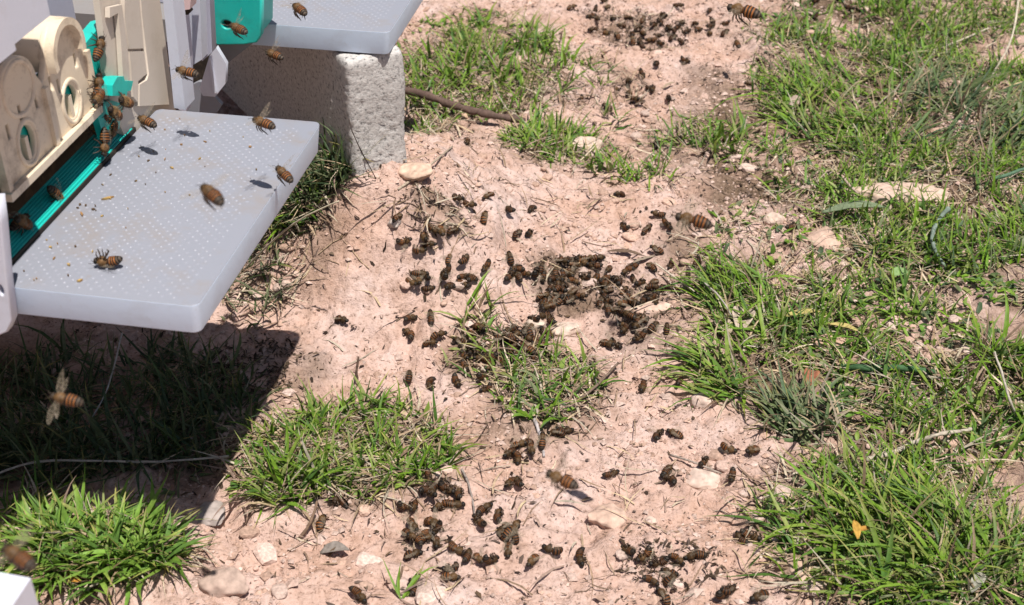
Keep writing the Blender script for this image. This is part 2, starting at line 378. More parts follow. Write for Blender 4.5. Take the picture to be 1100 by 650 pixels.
for (px, py, rx, ry, n, (l0, l1), cols, lean_az, label) in TUFTS:
    n = int(n*1.25)
    x, y, r, t = ell(px, py, rx*.95, ry*.95, n, False)
    kp = fbm(x, y, .022, 2, px) > (.30 if cols is LUSH else .37)+.12*r; x, y, r, t = x[kp], y[kp], r[kp], t[kp]; n = len(x)
    az = t + RS.randn(n)*2.2
    if lean_az is not None: az = np.where(RS.rand(n) < .7, lean_az + RS.randn(n)*.55, az)
    lean = np.clip(.10+.25*r+np.abs(RS.randn(n))*.38, 0, 1.4)
    if lean_az is not None: lean = np.clip(lean+.25, 0, 1.3)
    L = (l0+(l1-l0)*RS.rand(n)**1.3)*1e-3; W = (1.0+1.6*RS.rand(n)+(.7 if cols is LUSH else 0))*1e-3
    nd = max(2, int(n*.45))
    x2, y2, r2, t2 = ell(px, py, rx, ry, nd)
    d = blades(x2, y2, (l0+(l1-l0)*RS.rand(nd))*.9e-3, (.7+.9*RS.rand(nd))*1e-3, np.clip(.7+RS.randn(nd)*.4, 0.1, 1.5), RS.rand(nd)*6.28, STRAW)
    o = bulk('grass_tuft', [blades(x, y, L, W, lean, az, cols), d], M['grass'])
    tag(o, label, 'grass tuft', 'grass tufts growing on and beside the path')

# uncountable grass and weeds: patches in photo pixels
def scatter(blobs, n, thr=.0, seed=3, lam=.045, power=1.0):
    xs, ys = [], []
    tot = sum(b[2]*b[3]*b[4] for b in blobs)
    for (px, py, rx, ry, wgt) in blobs:
        k = int(n*rx*ry*wgt/tot); x, y, r, t = ell(px, py, rx, ry, k, False)
        nn = fbm(x, y, lam, 3, seed); keep = nn > thr + RS.rand(k)*.12; xs.append(x[keep]); ys.append(y[keep])
    return np.concatenate(xs), np.concatenate(ys)
MEADOW = [(1020, 110, 110, 90, 1.3), (880, 110, 70, 80, 1), (960, 30, 160, 40, .9), (900, 200, 80, 70, 1), (1000, 220, 120, 120, 1), (960, 330, 150, 80, .9), (820, 290, 70, 70, .7), (1010, 440, 110, 60, .9), (880, 400, 90, 60, .7), (960, 570, 150, 90, 1), (1060, 590, 80, 80, 1),
          (870, 80, 50, 60, .8), (1010, 90, 110, 60, 1), (1010, 10, 110, 30, 1.2), (760, 150, 70, 30, .4), (700, 190, 60, 16, .35), (1090, 330, 70, 200, .8), (1230, 300, 140, 280, .7), (760, 330, 36, 60, .5)]
SHADE = [(110, 440, 170, 70, 1), (60, 500, 100, 30, 1), (320, 200, 70, 70, 1.6), (335, 262, 62, 40, 5), (378, 262, 34, 34, 5), (300, 250, 40, 50, 2), (250, 330, 60, 30, .6), (200, 480, 40, 60, .8)]  # dense grass on the sunlit slope before the block stands in for shade
LEFTG = [(390, 480, 100, 50, 1), (300, 500, 60, 40, .8), (590, 410, 60, 40, .42), (530, 380, 50, 30, .2), (510, 70, 90, 60, 1.1), (460, 140, 30, 30, .8), (600, 160, 60, 20, .9), (325, 270, 50, 35, .9), (120, 600, 100, 30, .5), (30, 590, 40, 50, .9), (620, 80, 40, 20, .4)]
gp = []
for blobs, n, thr, cols, lr, dry in ((MEADOW, 15500, .40, GREEN*1.08, (8, 32), .18), (MEADOW, 3800, .38, DULL, (8, 28), .35), (SHADE, 4600, .26, DULL*.7, (12, 40), .15), (LEFTG, 3200, .36, GREEN, (9, 30), .25)):  # grass of the shade patches is coloured darker to deepen the shadow
    x, y = scatter(blobs, n, thr); n = len(x)
    gp.append(blades(x, y, (lr[0]+(lr[1]-lr[0])*RS.rand(n)**1.7)*1e-3, (.9+1.1*RS.rand(n))*1e-3, np.clip(.5+RS.randn(n)*.35, 0, 1.4), RS.rand(n)*6.283, cols, S=4, tipdry=dry))
tag(bulk('grass', gp, M['grass']), 'short mixed grass filling the verge right of the path and the shade under the hives', 'grass', kind='stuff')
wp = []
for blobs, n, thr, cols in ((MEADOW, 5600, .46, GREEN), (MEADOW, 2500, .44, DULL), (LEFTG, 1700, .36, GREEN), (SHADE, 500, .4, DULL)):
    x, y = scatter(blobs, n, thr, seed=23, lam=.03); n = len(x)
    wp.append(blades(x, y, (4+6*RS.rand(n))*1e-3, (1.8+1.8*RS.rand(n))*1e-3, np.clip(1.0+RS.randn(n)*.35, .2, 1.5), RS.rand(n)*6.283, cols, S=3, tipdry=.08, zoff=.001))
tag(bulk('ground_weeds', wp, M['grass']), 'tiny leafy weeds creeping between the grass and clods', 'weeds', kind='stuff')
dp = []
for blobs, n, thr in ((MEADOW, 13000, .26), (LEFTG, 5200, .28), (SHADE, 900, .3), ([(550, 330, 260, 330, 1)], 900, .36), ([(692, 34, 60, 20, 1), (470, 303, 40, 14, 1), (540, 375, 60, 34, 1), (620, 90, 80, 30, 1), (290, 310, 60, 40, 1.2), (450, 150, 40, 40, 1)], 800, .3)):
    x, y = scatter(blobs, n, thr, seed=51, lam=.06); n = len(x)
    dp.append(blades(x, y, (8+26*RS.rand(n)**1.8)*1e-3, (.5+.9*RS.rand(n)**2)*1e-3, np.clip(1.38+RS.randn(n)*.2, .4, 1.6), RS.rand(n)*6.283, STRAW, bend=.25, S=4, tipdry=0, zoff=.0012))
tag(bulk('dry_grass', dp, M['dry']), 'pale dead grass stalks lying flat among the green grass', 'dry grass', kind='stuff')

# ------------------------------------------------------------------ crumbs and litter
def lumps(x, y, size, flat, cols, sink=.25, shape='oct'):
    n = len(x)
    if shape == 'oct':
        B = np.array([[1,0,0],[-1,0,0],[0,1,0],[0,-1,0],[0,0,1],[0,0,-1]], float)
        Ft = np.array([[0,2,4],[2,1,4],[1,3,4],[3,0,4],[2,0,5],[1,2,5],[3,1,5],[0,3,5]])
    else:
        bm = bmesh.new(); bmesh.ops.create_icosphere(bm, subdivisions=2 if shape == 'ico2' else 1, radius=1); bm.verts.index_update()
        B = np.array([v.co[:] for v in bm.verts]); Ft = np.array([[v.index for v in f.verts] for f in bm.faces]); bm.free()
    k = len(B)
    V = B[None]*(1+(RS.rand(n, k, 1)-.5)*(.7 if shape == 'oct' else .26))
    V = np.sign(V)*np.abs(V)**.85
    V[..., 2] *= flat; V[..., 0] *= (.8+.7*RS.rand(n, 1))
    a = RS.rand(n, 1)*6.283; ca_, sa_ = np.cos(a), np.sin(a); tl = (RS.rand(n, 1)-.5)*.9
    xx = V[..., 0]*ca_-V[..., 1]*sa_; yy = V[..., 0]*sa_+V[..., 1]*ca_; zz = V[..., 2]+V[..., 0]*tl*flat
    V = np.stack([xx, yy, zz], -1)*size[:, None, None]
    V[..., 0] += x[:, None]; V[..., 1] += y[:, None]; V[..., 2] += (H(x, y)+size*flat*(1-2*sink)*.8)[:, None]
    F_ = (np.arange(n)[:, None, None]*k + Ft[None]).reshape(-1, 3)
    c = np.repeat((cols[RS.randint(len(cols), size=n)]*(.82+.23*RS.rand(n, 1)))[:, None, :], k, 1)
    return V.reshape(-1, 3), F_, c.reshape(-1, 3)
SOILC = np.array([[.54, .38, .32], [.50, .34, .27], [.57, .43, .375], [.42, .285, .225], [.48, .36, .31]])
def field(n):
    x = -.50+1.0*RS.rand(n); y = .40+.85*RS.rand(n); m_ = np.abs(x) < .20+.30*(y-.35); return x[m_], y[m_]
x, y = field(95000); k = fbm(x, y, .035, 3, 61) > .38+.16*RS.rand(len(x)); x, y = x[k], y[k]
s = np.clip(np.exp(RS.randn(len(x))*.6)*.00066, .0003, .0034)
c1_ = lumps(x, y, s, .7, SOILC)
tag(bulk('soil_crumbs', [c1_], M['crumb'], False), 'loose pinkish crumbs of dry soil spread over the path', 'soil crumbs', kind='stuff')
x, y = field(2400); k = fbm(x, y, .05, 3, 67) > .53; x, y = x[k], y[k]
s = np.clip(np.exp(RS.randn(len(x))*.5)*.0026, .0014, .0052)
tag(bulk('gravel', [lumps(x, y, s, .5, SOILC, .45, 'ico2')], M['crumb'], False), 'small pinkish pebbles and clods bedded in the soil', 'gravel', kind='stuff')
# dark slivers of plant litter
LIT = np.array([[.055, .035, .022], [.10, .065, .04], [.035, .022, .015], [.17, .12, .085], [.12, .085, .07]])
x, y = field(72000); e = earth_shade(x, y); k = RS.rand(len(x)) < .30+.65*e; k &= fbm(x, y, .03, 3, 71) > .36; x, y = x[k], y[k]; n = len(x)
L = (.8+3.4*RS.rand(n)**2.2)*1e-3; Wd = (.22+.5*RS.rand(n)**2)*1e-3
lp = blades(x, y, L, Wd*1.6, np.clip(1.25+RS.randn(n)*.3, .3, 1.6), RS.rand(n)*6.283, LIT, bend=.2, S=2, tipdry=0, zoff=.0008)
x, y = field(14000); e = earth_shade(x, y); k = RS.rand(len(x)) < .09+.8*e; x, y = x[k], y[k]; n = len(x)
lp2 = blades(x, y, (2+4*RS.rand(n))*1e-3, (1.0+1.4*RS.rand(n))*1e-3, np.clip(1.15+RS.randn(n)*.35, .3, 1.6), RS.rand(n)*6.283, LIT, bend=.5, S=2, tipdry=0, zoff=.0008)
HEAPZ = [(692, 35, 56, 18, 1.6), (640, 18, 34, 12, .6), (470, 303, 34, 12, .8), (616, 300, 46, 16, .6), (600, 322, 30, 12, .5), (680, 320, 40, 26, .5), (540, 378, 52, 26, 1.2), (576, 354, 24, 12, .5), (456, 577, 26, 10, .5), (676, 96, 24, 14, .7), (470, 525, 24, 12, .6), (566, 478, 22, 10, .6), (270, 395, 60, 34, 1), (345, 265, 60, 46, 1.4), (720, 605, 60, 24, .5)]  # litter on the slope before the block also stands in for shade
x, y = scatter(HEAPZ, 5200, .30, seed=81, lam=.02); n = len(x)
lp3 = blades(x, y, (1.2+4.2*RS.rand(n)**1.5)*1e-3, (.5+1.6*RS.rand(n)**1.6)*1e-3, np.clip(1.15+RS.randn(n)*.35, .2, 1.6), RS.rand(n)*6.283, LIT*.8, bend=.5, S=2, tipdry=0, zoff=.001)
tag(bulk('plant_litter', [lp, lp2, lp3], M['dry']), 'dark scraps of dead plants and bee remains strewn on the soil', 'litter', kind='stuff')

# ------------------------------------------------------------------ stones and clods
def stone(px, py, wpx, hpx, label, cat, col, name='stone', flat=.6, seed=0, rz=0):
    P = hit(px, py); dist = np.linalg.norm(P-CC); s = wpx/2*dist/F_PX
    bm = bmesh.new(); bmesh.ops.create_icosphere(bm, subdivisions=4, radius=1)
    rr = random.Random(seed); offs = Vector((rr.random()*9, rr.random()*9, rr.random()*9))
    from mathutils import noise as mn
    planes = [(Vector((rr.uniform(-1, 1), rr.uniform(-1, 1), rr.uniform(-.2, 1))).normalized(), rr.uniform(.62, .9)) for _ in range(9)]
    for v in bm.verts:
        c = v.co.copy()
        for nrm, dd in planes:
            ov = c.dot(nrm)-dd
            if ov > 0: c -= nrm*ov*.85
        c *= 1 + .16*mn.noise(c*1.7+offs) + .07*mn.noise(c*5+offs) + .03*mn.noise(c*14+offs)
        v.co = c
    dy = (hpx/2*dist/F_PX)
    ratio = min(1.6, max(.45, dy/(s*(flat*.75+.4))))
    for v in bm.verts: v.co = Vector((v.co.x*s, v.co.y*s*ratio, v.co.z*s*flat))
    o = bmobj(name, bm, None); o.data.materials.clear(); o.data.materials.append(M['stone'])
    a = o.data.color_attributes.new('tint', 'FLOAT_COLOR', 'POINT')
    c4 = np.ones((len(o.data.vertices), 4), np.float32); c4[:, :3] = col; a.data.foreach_set('color', c4.ravel())
    o.location = (P[0], P[1], float(H(P[0], P[1]))+s*flat*.28); o.rotation_euler = (0, 0, rz)
    tag(o, label, cat); return o
for i, (px, py, wp_, hp_, label, cat, col, nm, fl) in enumerate([
 (242, 630, 52, 32, 'angular pinkish grey stone at the bottom edge below the bright tuft', 'stone', (.42, .31, .26), 'stone', .62),
 (655, 558, 44, 30, 'smooth rounded pinkish stone half buried in bare soil', 'stone', (.50, .35, .28), 'stone', .42),
 (226, 553, 34, 28, 'flat grey stone slab beside the sunlit tuft at the shadow edge', 'stone', (.34, .29, .27), 'stone', .4),
 (755, 432, 30, 20, 'pale clod of soil below the right edge grass', 'clod', (.52, .40, .34), 'soil_clod', .6),
 (750, 517, 46, 22, 'flat pale stone between two groups of dead bees at the lower right', 'stone', (.52, .40, .34), 'stone', .35),
 (628, 162, 46, 26, 'lumpy pale clod beside the low grass in the upper path', 'clod', (.55, .42, .35), 'soil_clod', .55),
 (424, 240, 16, 14, 'small whitish pebble at the edge of the block shadow', 'pebble', (.55, .47, .42), 'pebble', .8),
 (444, 186, 40, 26, 'rounded orange tinted clod at the foot of the concrete block', 'clod', (.56, .40, .31), 'soil_clod', .55),
 (958, 213, 110, 26, 'long pale flat clod lying in the grass on the right', 'clod', (.52, .38, .31), 'soil_clod', .22),
 (885, 262, 48, 40, 'crumbly pinkish clod in the weeds on the right', 'clod', (.50, .35, .28), 'soil_clod', .45),
 (832, 238, 26, 18, 'small pale clod between weeds right of the blurred bee', 'clod', (.54, .41, .34), 'soil_clod', .6),
 (703, 334, 50, 14, 'thin flat pinkish clod running through the main heap of dead bees', 'clod', (.54, .38, .31), 'soil_clod', .28),
 (607, 356, 34, 22, 'pale jagged clod beside the small central tuft', 'clod', (.55, .43, .36), 'soil_clod', .5),
 (895, 372, 50, 20, 'low pinkish clod among dry stalks above the green stem', 'clod', (.46, .30, .23), 'soil_clod', .35),
 (857, 612, 30, 34, 'brownish clod at the left foot of the lower right tuft', 'clod', (.45, .32, .25), 'soil_clod', .5),
 (462, 569, 20, 10, 'thin pale chip of stone beside the lower heap of bees', 'stone', (.56, .43, .36), 'stone', .35),
 (575, 350, 22, 14, 'pale knobbly clod left of the jagged one', 'clod', (.54, .43, .35), 'soil_clod', .6),
 (497, 128, 14, 10, 'small orange pebble under the dark branch', 'pebble', (.50, .34, .24), 'pebble', .7),
 (700, 560, 14, 10, 'tiny pale pebble in the lower bare soil', 'pebble', (.55, .42, .35), 'pebble', .7)]):
    stone(px, py, wp_, hp_, label, cat, col, nm, fl, seed=i+3, rz=0)

# ------------------------------------------------------------------ sticks, stalks, leaves
def stick(pts, dia_mm, col, label, cat, name, heights=None, taper=.7, knots=True, seed=0):
    rr = random.Random(seed); P = []
    for i_, (x_, y_) in enumerate(pts):
        h = (heights[i_] if heights else dia_mm*.45)*1e-3
        q = hit(x_, y_)
        if h > .004:
            for _ in range(5): q = at(x_, y_, float(H(q[0], q[1]))+h)
        else: q = np.array([q[0], q[1], float(H(q[0], q[1]))+h])
        P.append(Vector(q))
    path = []
    for i_ in range(len(P)-1):
        p0 = P[max(i_-1, 0)]; p1 = P[i_]; p2 = P[i_+1]; p3 = P[min(i_+2, len(P)-1)]
        for k in range(6):
            t = k/6; path.append(.5*((2*p1)+(-p0+p2)*t+(2*p0-5*p1+4*p2-p3)*t*t+(-p0+3*p1-3*p2+p3)*t**3))
    path.append(P[-1]); n = len(path)
    rad = [dia_mm*.5e-3*(1-(1-taper)*i_/n)*(1+(rr.uniform(-.16, .2) if knots else 0)) for i_ in range(n)]
    path = [p_+Vector((rr.uniform(-1, 1), rr.uniform(-1, 1), rr.uniform(-.5, .5)))*dia_mm*.1e-3 for p_ in path]
    v, f = tube(path, rad, 8)
    o = link(name, mesh(name, v, f, True, np.array(col)*(.8+.4*RS.rand(len(v), 1))), M['dry']); return tag(o, label, cat)
stick([(424, 94), (455, 102), (490, 114), (525, 123), (563, 130)], 6.6, (.13, .085, .07), 'thick dark dead branch lying from the block to the path', 'branch', 'branch', heights=[14, 13, 12, 10, 6], taper=.8, seed=1)
stick([(385, 415), (383, 400), (385, 383)], 1.6, (.10, .06, .045), 'short dark twig stub sticking up left of the path', 'twig', 'twig', heights=[0, 8, 17], seed=2)
stick([(262, 292), (290, 262), (322, 236), (364, 216)], 1.5, (.50, .44, .33), 'pale dry straw arching up in front of the shaded gap', 'straw', 'straw_stalk', heights=[1, 18, 30, 36], knots=False, taper=.5, seed=3)
stick([(-6, 510), (40, 496), (100, 495), (170, 496), (246, 490)], 1.3, (.40, .36, .31), 'long pale stalk lying level across the dark shadow', 'straw', 'straw_stalk', heights=[10, 14, 14, 12, 6], taper=.8, seed=4)
stick([(131, 358), (122, 395), (112, 425), (92, 460)], .9, (.40, .38, .36), 'thin pale stalk bending down in the dark shadow', 'straw', 'straw_stalk', heights=[30, 26, 18, 5], taper=.7, seed=5)
stick([(1019, 224), (1006, 240), (1002, 258), (1008, 276), (1016, 290)], 3.2, (.20, .25, .21), 'curved grey green twig standing in the weeds on the right', 'twig', 'twig', heights=[14, 12, 9, 5, 2], taper=.6, seed=6)
stick([(903, 400), (925, 395), (950, 395), (975, 396), (1002, 400)], 4.4, (.055, .12, .05), 'smooth dark green stem lying flat in the right hand weeds', 'stem', 'plant_stem', heights=[4, 5, 6, 6, 5], knots=False, taper=.8, seed=7)
stick([(928, 500), (955, 488), (985, 474), (1012, 466), (1046, 461)], 2.8, (.44, .38, .31), 'bent pale stick lying above the large lower right tuft', 'stick', 'stick', heights=[4, 8, 10, 10, 8], seed=8)
stick([(1090, 452), (1085, 430), (1076, 400), (1068, 378)], 1.6, (.44, .39, .33), 'thin pale stick standing upright at the right edge', 'stick', 'stick', heights=[4, 16, 26, 34], seed=9)
stick([(1094, -2), (1090, 28), (1082, 52), (1064, 84)], 1.9, (.52, .46, .36), 'bleached forked straw hanging down at the top right', 'straw', 'straw_stalk', heights=[45, 34, 24, 6], seed=10)
stick([(1002, 54), (1030, 44), (1062, 30)], 1.8, (.50, .44, .34), 'straight pale straw lying at the top right', 'straw', 'straw_stalk', heights=[5, 7, 8], seed=11)
stick([(1068, 192), (1085, 187), (1104, 180)], 3.0, (.09, .16, .10), 'green stem entering from the right edge', 'stem', 'plant_stem', heights=[8, 10, 12], knots=False, seed=12)
stick([(411, 221), (440, 231), (470, 239), (492, 243)], .9, (.20, .15, .11), 'thin crooked twig on the soil above the first dead bees', 'twig', 'twig', seed=13)
stick([(428, 205), (450, 190), (474, 172), (486, 160)], 1.5, (.38, .31, .24), 'light crooked twig on soil below the dark branch', 'twig', 'twig', heights=[1, 2, 3, 2], seed=14)
stick([(704, 283), (722, 296), (746, 313)], 1.1, (.55, .48, .38), 'straight pale straw crossing the main heap of dead bees', 'straw', 'straw_stalk', heights=[8, 7, 5], knots=False, seed=15)
stick([(752, 300), (772, 318), (784, 336), (788, 352)], 1.2, (.42, .38, .34), 'bent grey stalk at the grass edge right of the main heap', 'straw', 'straw_stalk', heights=[6, 12, 10, 3], seed=16)
stick([(574, 452), (581, 472), (584, 492)], 2.0, (.40, .36, .36), 'short lilac grey stalk below the thin central tuft', 'twig', 'twig', seed=17)
stick([(612, 440), (640, 415), (664, 390)], 1.8, (.17, .12, .09), 'brown twig slanting up right of the thin central tuft', 'twig', 'twig', heights=[2, 5, 5], seed=18)
stick([(496, 505), (503, 520), (508, 540), (510, 556)], 1.3, (.26, .22, .20), 'grey stem lying above the lower heap of bees', 'twig', 'twig', seed=19)
stick([(322, 580), (334, 560), (341, 538)], 1.6, (.20, .13, .09), 'brown twig at the lower edge of the left tuft', 'twig', 'twig', heights=[1, 8, 14], seed=20)
stick([(368, 70), (373, 105), (378, 140), (404, 195)], .9, (.06, .045, .04), 'thin dark stem leaning on the edge of the concrete block', 'twig', 'twig', heights=[70, 52, 34, 2], seed=21)
stick([(680, 521), (705, 520), (725, 510)], 1.0, (.22, .16, .12), 'thin brown twig beside the lower right dead bees', 'twig', 'twig', seed=22)
stick([(720, 492), (745, 503), (775, 512)], 1.2, (.34, .28, .24), 'pale bent twig above the flat pale stone', 'twig', 'twig', heights=[2, 4, 2], seed=23)
stick([(905, 190), (918, 205), (928, 214)], 1.8, (.45, .34, .28), 'short pinkish stalk behind the long pale clod', 'straw', 'straw_stalk', heights=[16, 8, 2], seed=24)

def leaf(px, py, lmm, wmm, az, col, label, curl=.5, lift=3, name='dry_leaf', cat='leaf'):
    P = hit(px, py); n = 8; vs = []; fs = []
    for i_ in range(n+1):
        t = i_/n; wd = wmm*.5e-3*math.sin(math.pi*min(1, t*.93+.05))**.8
        for k, s_ in enumerate((-1, -.5, 0, .5, 1)):
            zz = lift*1e-3+curl*wd*(abs(s_)**1.5)+.15*lmm*1e-3*math.sin(t*2.6)*curl + RS.randn()*.0002
            vs.append((lmm*1e-3*(t-.5), wd*s_, zz))
    for i_ in range(n):
        for k in range(4): a_ = i_*5+k; fs.append((a_, a_+1, a_+6, a_+5))
    me_ = mesh(name, vs, fs, True, np.array(col)*(.85+.3*RS.rand(len(vs), 1)))
    o = link(name, me_, M['dry']); md = o.modifiers.new('thick', 'SOLIDIFY'); md.thickness = .0003
    o.location = (P[0], P[1], float(H(P[0], P[1]))); o.rotation_euler = (0, 0, az)
    tag(o, label, cat); return o
leaf(915, 238, 44, 9, .1, (.16, .20, .12), 'grey green withered leaf lying flat in the right hand weeds', .5, 8)
leaf(857, 119, 20, 12, .7, (.36, .27, .23), 'curled brownish dry leaf below the dense upper right tuft', .9)
leaf(919, 604, 11, 3, .2, (.36, .19, .04), 'orange withered leaf in the lower right tuft', .7, 20)
leaf(912, 606, 12, 4, 1.5, (.45, .27, .06), 'small orange yellow leaf tip crossing the orange leaf', .6, 22)
leaf(77, 630, 11, 6, -.2, (.45, .22, .04), 'small orange brown leaf at the front of the bright tuft', .8, 3)
leaf(905, 362, 20, 4.5, -.5, (.42, .34, .13), 'yellowing narrow leaf above the dark green stem', .5, 6)
leaf(860, 346, 24, 5, .2, (.38, .32, .12), 'yellow leaf blade at the left of the right hand weeds', .5, 5)
leaf(870, 415, 14, 9, 1.2, (.30, .12, .07), 'reddish brown dry leaf left of the dark green stem', .8, 5)
leaf(965, 303, 12, 9, .4, (.20, .30, .12), 'small rounded green leaf in the middle of the right weeds', .4, 6, 'weed_leaf')
leaf(718, 95, 16, 3, .8, (.33, .25, .18), 'brown sliver of leaf in the upper path', .6, 2)
leaf(672, 276, 24, 4, -.3, (.15, .10, .07), 'dark dry sliver of leaf just above the main heap', .5, 2)
leaf(690, 283, 20, 3, .5, (.28, .22, .17), 'grey brown dry blade above the main heap', .4, 2)
leaf(360, 597, 14, 7, .1, (.22, .19, .17), 'crumpled grey dry plant scrap on the lower left soil', .8, 2)
leaf(775, 360, 18, 11, 1.9, (.44, .36, .27), 'pale papery dry leaf at the right edge of the path', .8, 3)
leaf(797, 352, 24, 14, 1.3, (.46, .37, .30), 'larger crumpled pale leaf under the right edge grass', .8, 4)
leaf(1046, 640, 14, 6, .9, (.30, .29, .24), 'pale withered leaf at the bottom right edge', .7, 8)

# ------------------------------------------------------------------ concrete block
def rot2(a): return np.array([math.cos(a), math.sin(a), 0])
BA = math.radians(30)                       # direction of the lit end face's foot
B0 = hit(381, 191); e1 = rot2(BA); e2 = rot2(BA+math.pi/2)
BW, BL, BH = .037, .40, .125
bm = bmesh.new()
BT = HB-K*.0138-B0[2]-.0005
LO, HI = np.array([0, 0, -.045]), np.array([BW, BL, BT])
seen = {}
def bvert(p):
    k = tuple(int(round(q*1e6)) for q in p)
    if k not in seen:
        c = np.clip(p, LO+.004, HI-.004); d = np.array(p)-c; ln_ = np.linalg.norm(d)
        seen[k] = bm.verts.new(tuple(c+d/ln_*.004 if ln_ > 0 else p))
    return seen[k]
cnt = [max(2, int(math.ceil((HI[a_]-LO[a_])/.0021))) for a_ in range(3)]
for ax in range(3):
    a1, a2 = (ax+1) % 3, (ax+2) % 3
    for side in (0, 1):
        def pt(i_, j_):
            p = np.zeros(3); p[ax] = HI[ax] if side else LO[ax]
            p[a1] = LO[a1]+(HI[a1]-LO[a1])*i_/cnt[a1]; p[a2] = LO[a2]+(HI[a2]-LO[a2])*j_/cnt[a2]; return p
        for i_ in range(cnt[a1]):
            for j_ in range(cnt[a2]):
                q = [bvert(pt(i_, j_)), bvert(pt(i_+1, j_)), bvert(pt(i_+1, j_+1)), bvert(pt(i_, j_+1))]
                bm.faces.new(q if side else q[::-1])
print('block foot', B0, 'top', BT)
from mathutils import noise as mn
bm.normal_update()
for v in bm.verts:
    c = v.co; d = mn.noise(c*520)*.0004 + mn.noise(c*210+Vector((3, 1, 2)))*.0003 + mn.noise(c*28)*.0016
    pit = mn.noise(c*420+Vector((9, 9, 9)))
    if pit > .2: d -= (pit-.2)*.003
    v.co = c + v.normal*d
blk = bmobj('concrete_block', bm, M['pumice'], None)
blk.location = (B0[0], B0[1], B0[2]); blk.rotation_euler = (0, 0, BA)
tag(blk, 'rough pale pumice concrete block standing under the upper landing board', 'concrete block')

# ------------------------------------------------------------------ hives
RZ = AZ - math.pi/2
def landing(hive, u0, v0, v1, ln, zt=LB, name='landing_board'):
    bm = bmesh.new(); th = .0138
    a = [(v0, 0), (v1, 0), (v1, ln), (v0, ln)]
    top = [bm.verts.new((x_, y_+u0, zt)) for x_, y_ in a]
    ins = .0015
    bot = [bm.verts.new((x_-(ins if x_ == v1 else 0), y_+u0+(ins if y_ == 0 else -ins), zt-th)) for x_, y_ in a]
    bm.faces.new(top); bm.faces.new(bot[::-1])
    for k in range(4): bm.faces.new((top[k], bot[k], bot[(k+1) % 4], top[(k+1) % 4]))
    bmesh.ops.bevel(bm, geom=[e_ for e_ in bm.edges if abs(e_.verts[0].co.z-e_.verts[1].co.z) > .01], offset=.0032, segments=4, affect='EDGES', profile=.5)
    b_ = bmobj(name, bm, M['board'], hive, bevel=.0017, seg=3)
    b_.data.materials.append(M['edge'])
    for pl_ in b_.data.polygons:
        if abs(pl_.normal.z) < .6: pl_.material_index = 1          # the sides are paler and bluer than the top
    vs_, fs_ = [], []; o = 0
    st = .0047; nu = int((ln-.008)/(st*.5)); 
    for iu in range(nu):
        for iv in range(int((v1-v0-.006)/st)):
            x_ = v0+.004+iv*st+(st*.5 if iu % 2 else 0); y_ = u0+.004+iu*st*.5
            if RS.rand() < .10: continue
            r_ = .00090*(.8+.3*RS.rand()); h_ = .00030*(.5+.8*RS.rand())
            ring = [(x_+r_*1.15*math.cos(k*math.pi/4), y_+r_*math.sin(k*math.pi/4), zt-.0001) for k in range(8)]
            ring2 = [(x_+r_*.6*math.cos(k*math.pi/4), y_+r_*.55*math.sin(k*math.pi/4), zt+h_*.8) for k in range(8)]
            vs_ += ring+ring2+[(x_, y_, zt+h_)]
            for k in range(8):
                k2 = (k+1) % 8; fs_.append((o+k, o+k2, o+8+k2, o+8+k)); fs_.append((o+8+k, o+8+k2, o+16))
            o += 17
    sd_ = link('studs', mesh('studs', vs_, fs_, True), M['stud'], b_); tag(sd_, kind='stuff')
    return b_

# --- lower hive
h1 = empty('beehive', tuple(ORG), RZ)
tag(h1, 'nearer beehive with a cream entrance plate, teal ramp and studded grey landing board', 'beehive', 'beehives in a row')
landing(h1, 0, -.010, .0706, .1535)
# ribbed teal ramp
bm = bmesh.new(); y0, y1 = .012, .128
prof = []
nr = 9
for k in range(nr):
    t0 = k/nr; w_ = 1/nr
    for tt, hh in ((t0, 0), (t0+w_*.2, .0008), (t0+w_*.65, .0008), (t0+w_*.85, 0)): prof.append((-.0105-.0120*tt, .1812+.0035*tt+hh))
prof.append((-.0225, .1847)); low = [(-.0225, .174), (-.0105, .176)]
prism(bm, [(x_, y0, z_) for x_, z_ in prof+low], (0, y1-y0, 0)); bmobj('entrance_ramp', bm, M['teal'], h1, smooth=False)
bm = bmesh.new(); box(bm, (-.0118, y0-.002, .1798), (-.0100, y1+.002, .1818)); bmobj('ramp_edge', bm, M['dark'], h1)
# slot interior
bm = bmesh.new(); box(bm, (-.050, -.002, .172), (-.034, .150, .207)); bmobj('entrance_slot', bm, M['dark'], h1)
bm = bmesh.new(); box(bm, (-.034, -.002, .2045), (-.0165, .150, .2075)); bmobj('slot_roof', bm, M['dark'], h1)
# wall behind
bm = bmesh.new(); box(bm, (-.30, -.02, .172), (-.0505, .168, .42)); bmobj('hive_wall', bm, M['wall'], h1, bevel=.003)
bm = bmesh.new(); box(bm, (-.29, .03, .05), (-.16, .15, .1715)); bmobj('hive_stand', bm, M['grey'], h1, bevel=.003)
# lid rim overhanging
bm = bmesh.new(); v_ = .004; (ul, zl), (ur, zr) = onv(22, 48, v_), onv(53, 12, v_); zb = (zl+zr)/2
box(bm, (-.049, -.15, zb), (v_, ur, zb+.06)); bmobj('lid_rim', bm, M['white'], h1, bevel=.0025, seg=3)
bm = bmesh.new(); v2_ = .012; (ua, za) = onv(16, 48, v2_); box(bm, (v_+.0005, -.12, za-.002), (v2_, ua, za+.05)); bmobj('lid_clamp', bm, M['white'], h1, bevel=.003, seg=3)
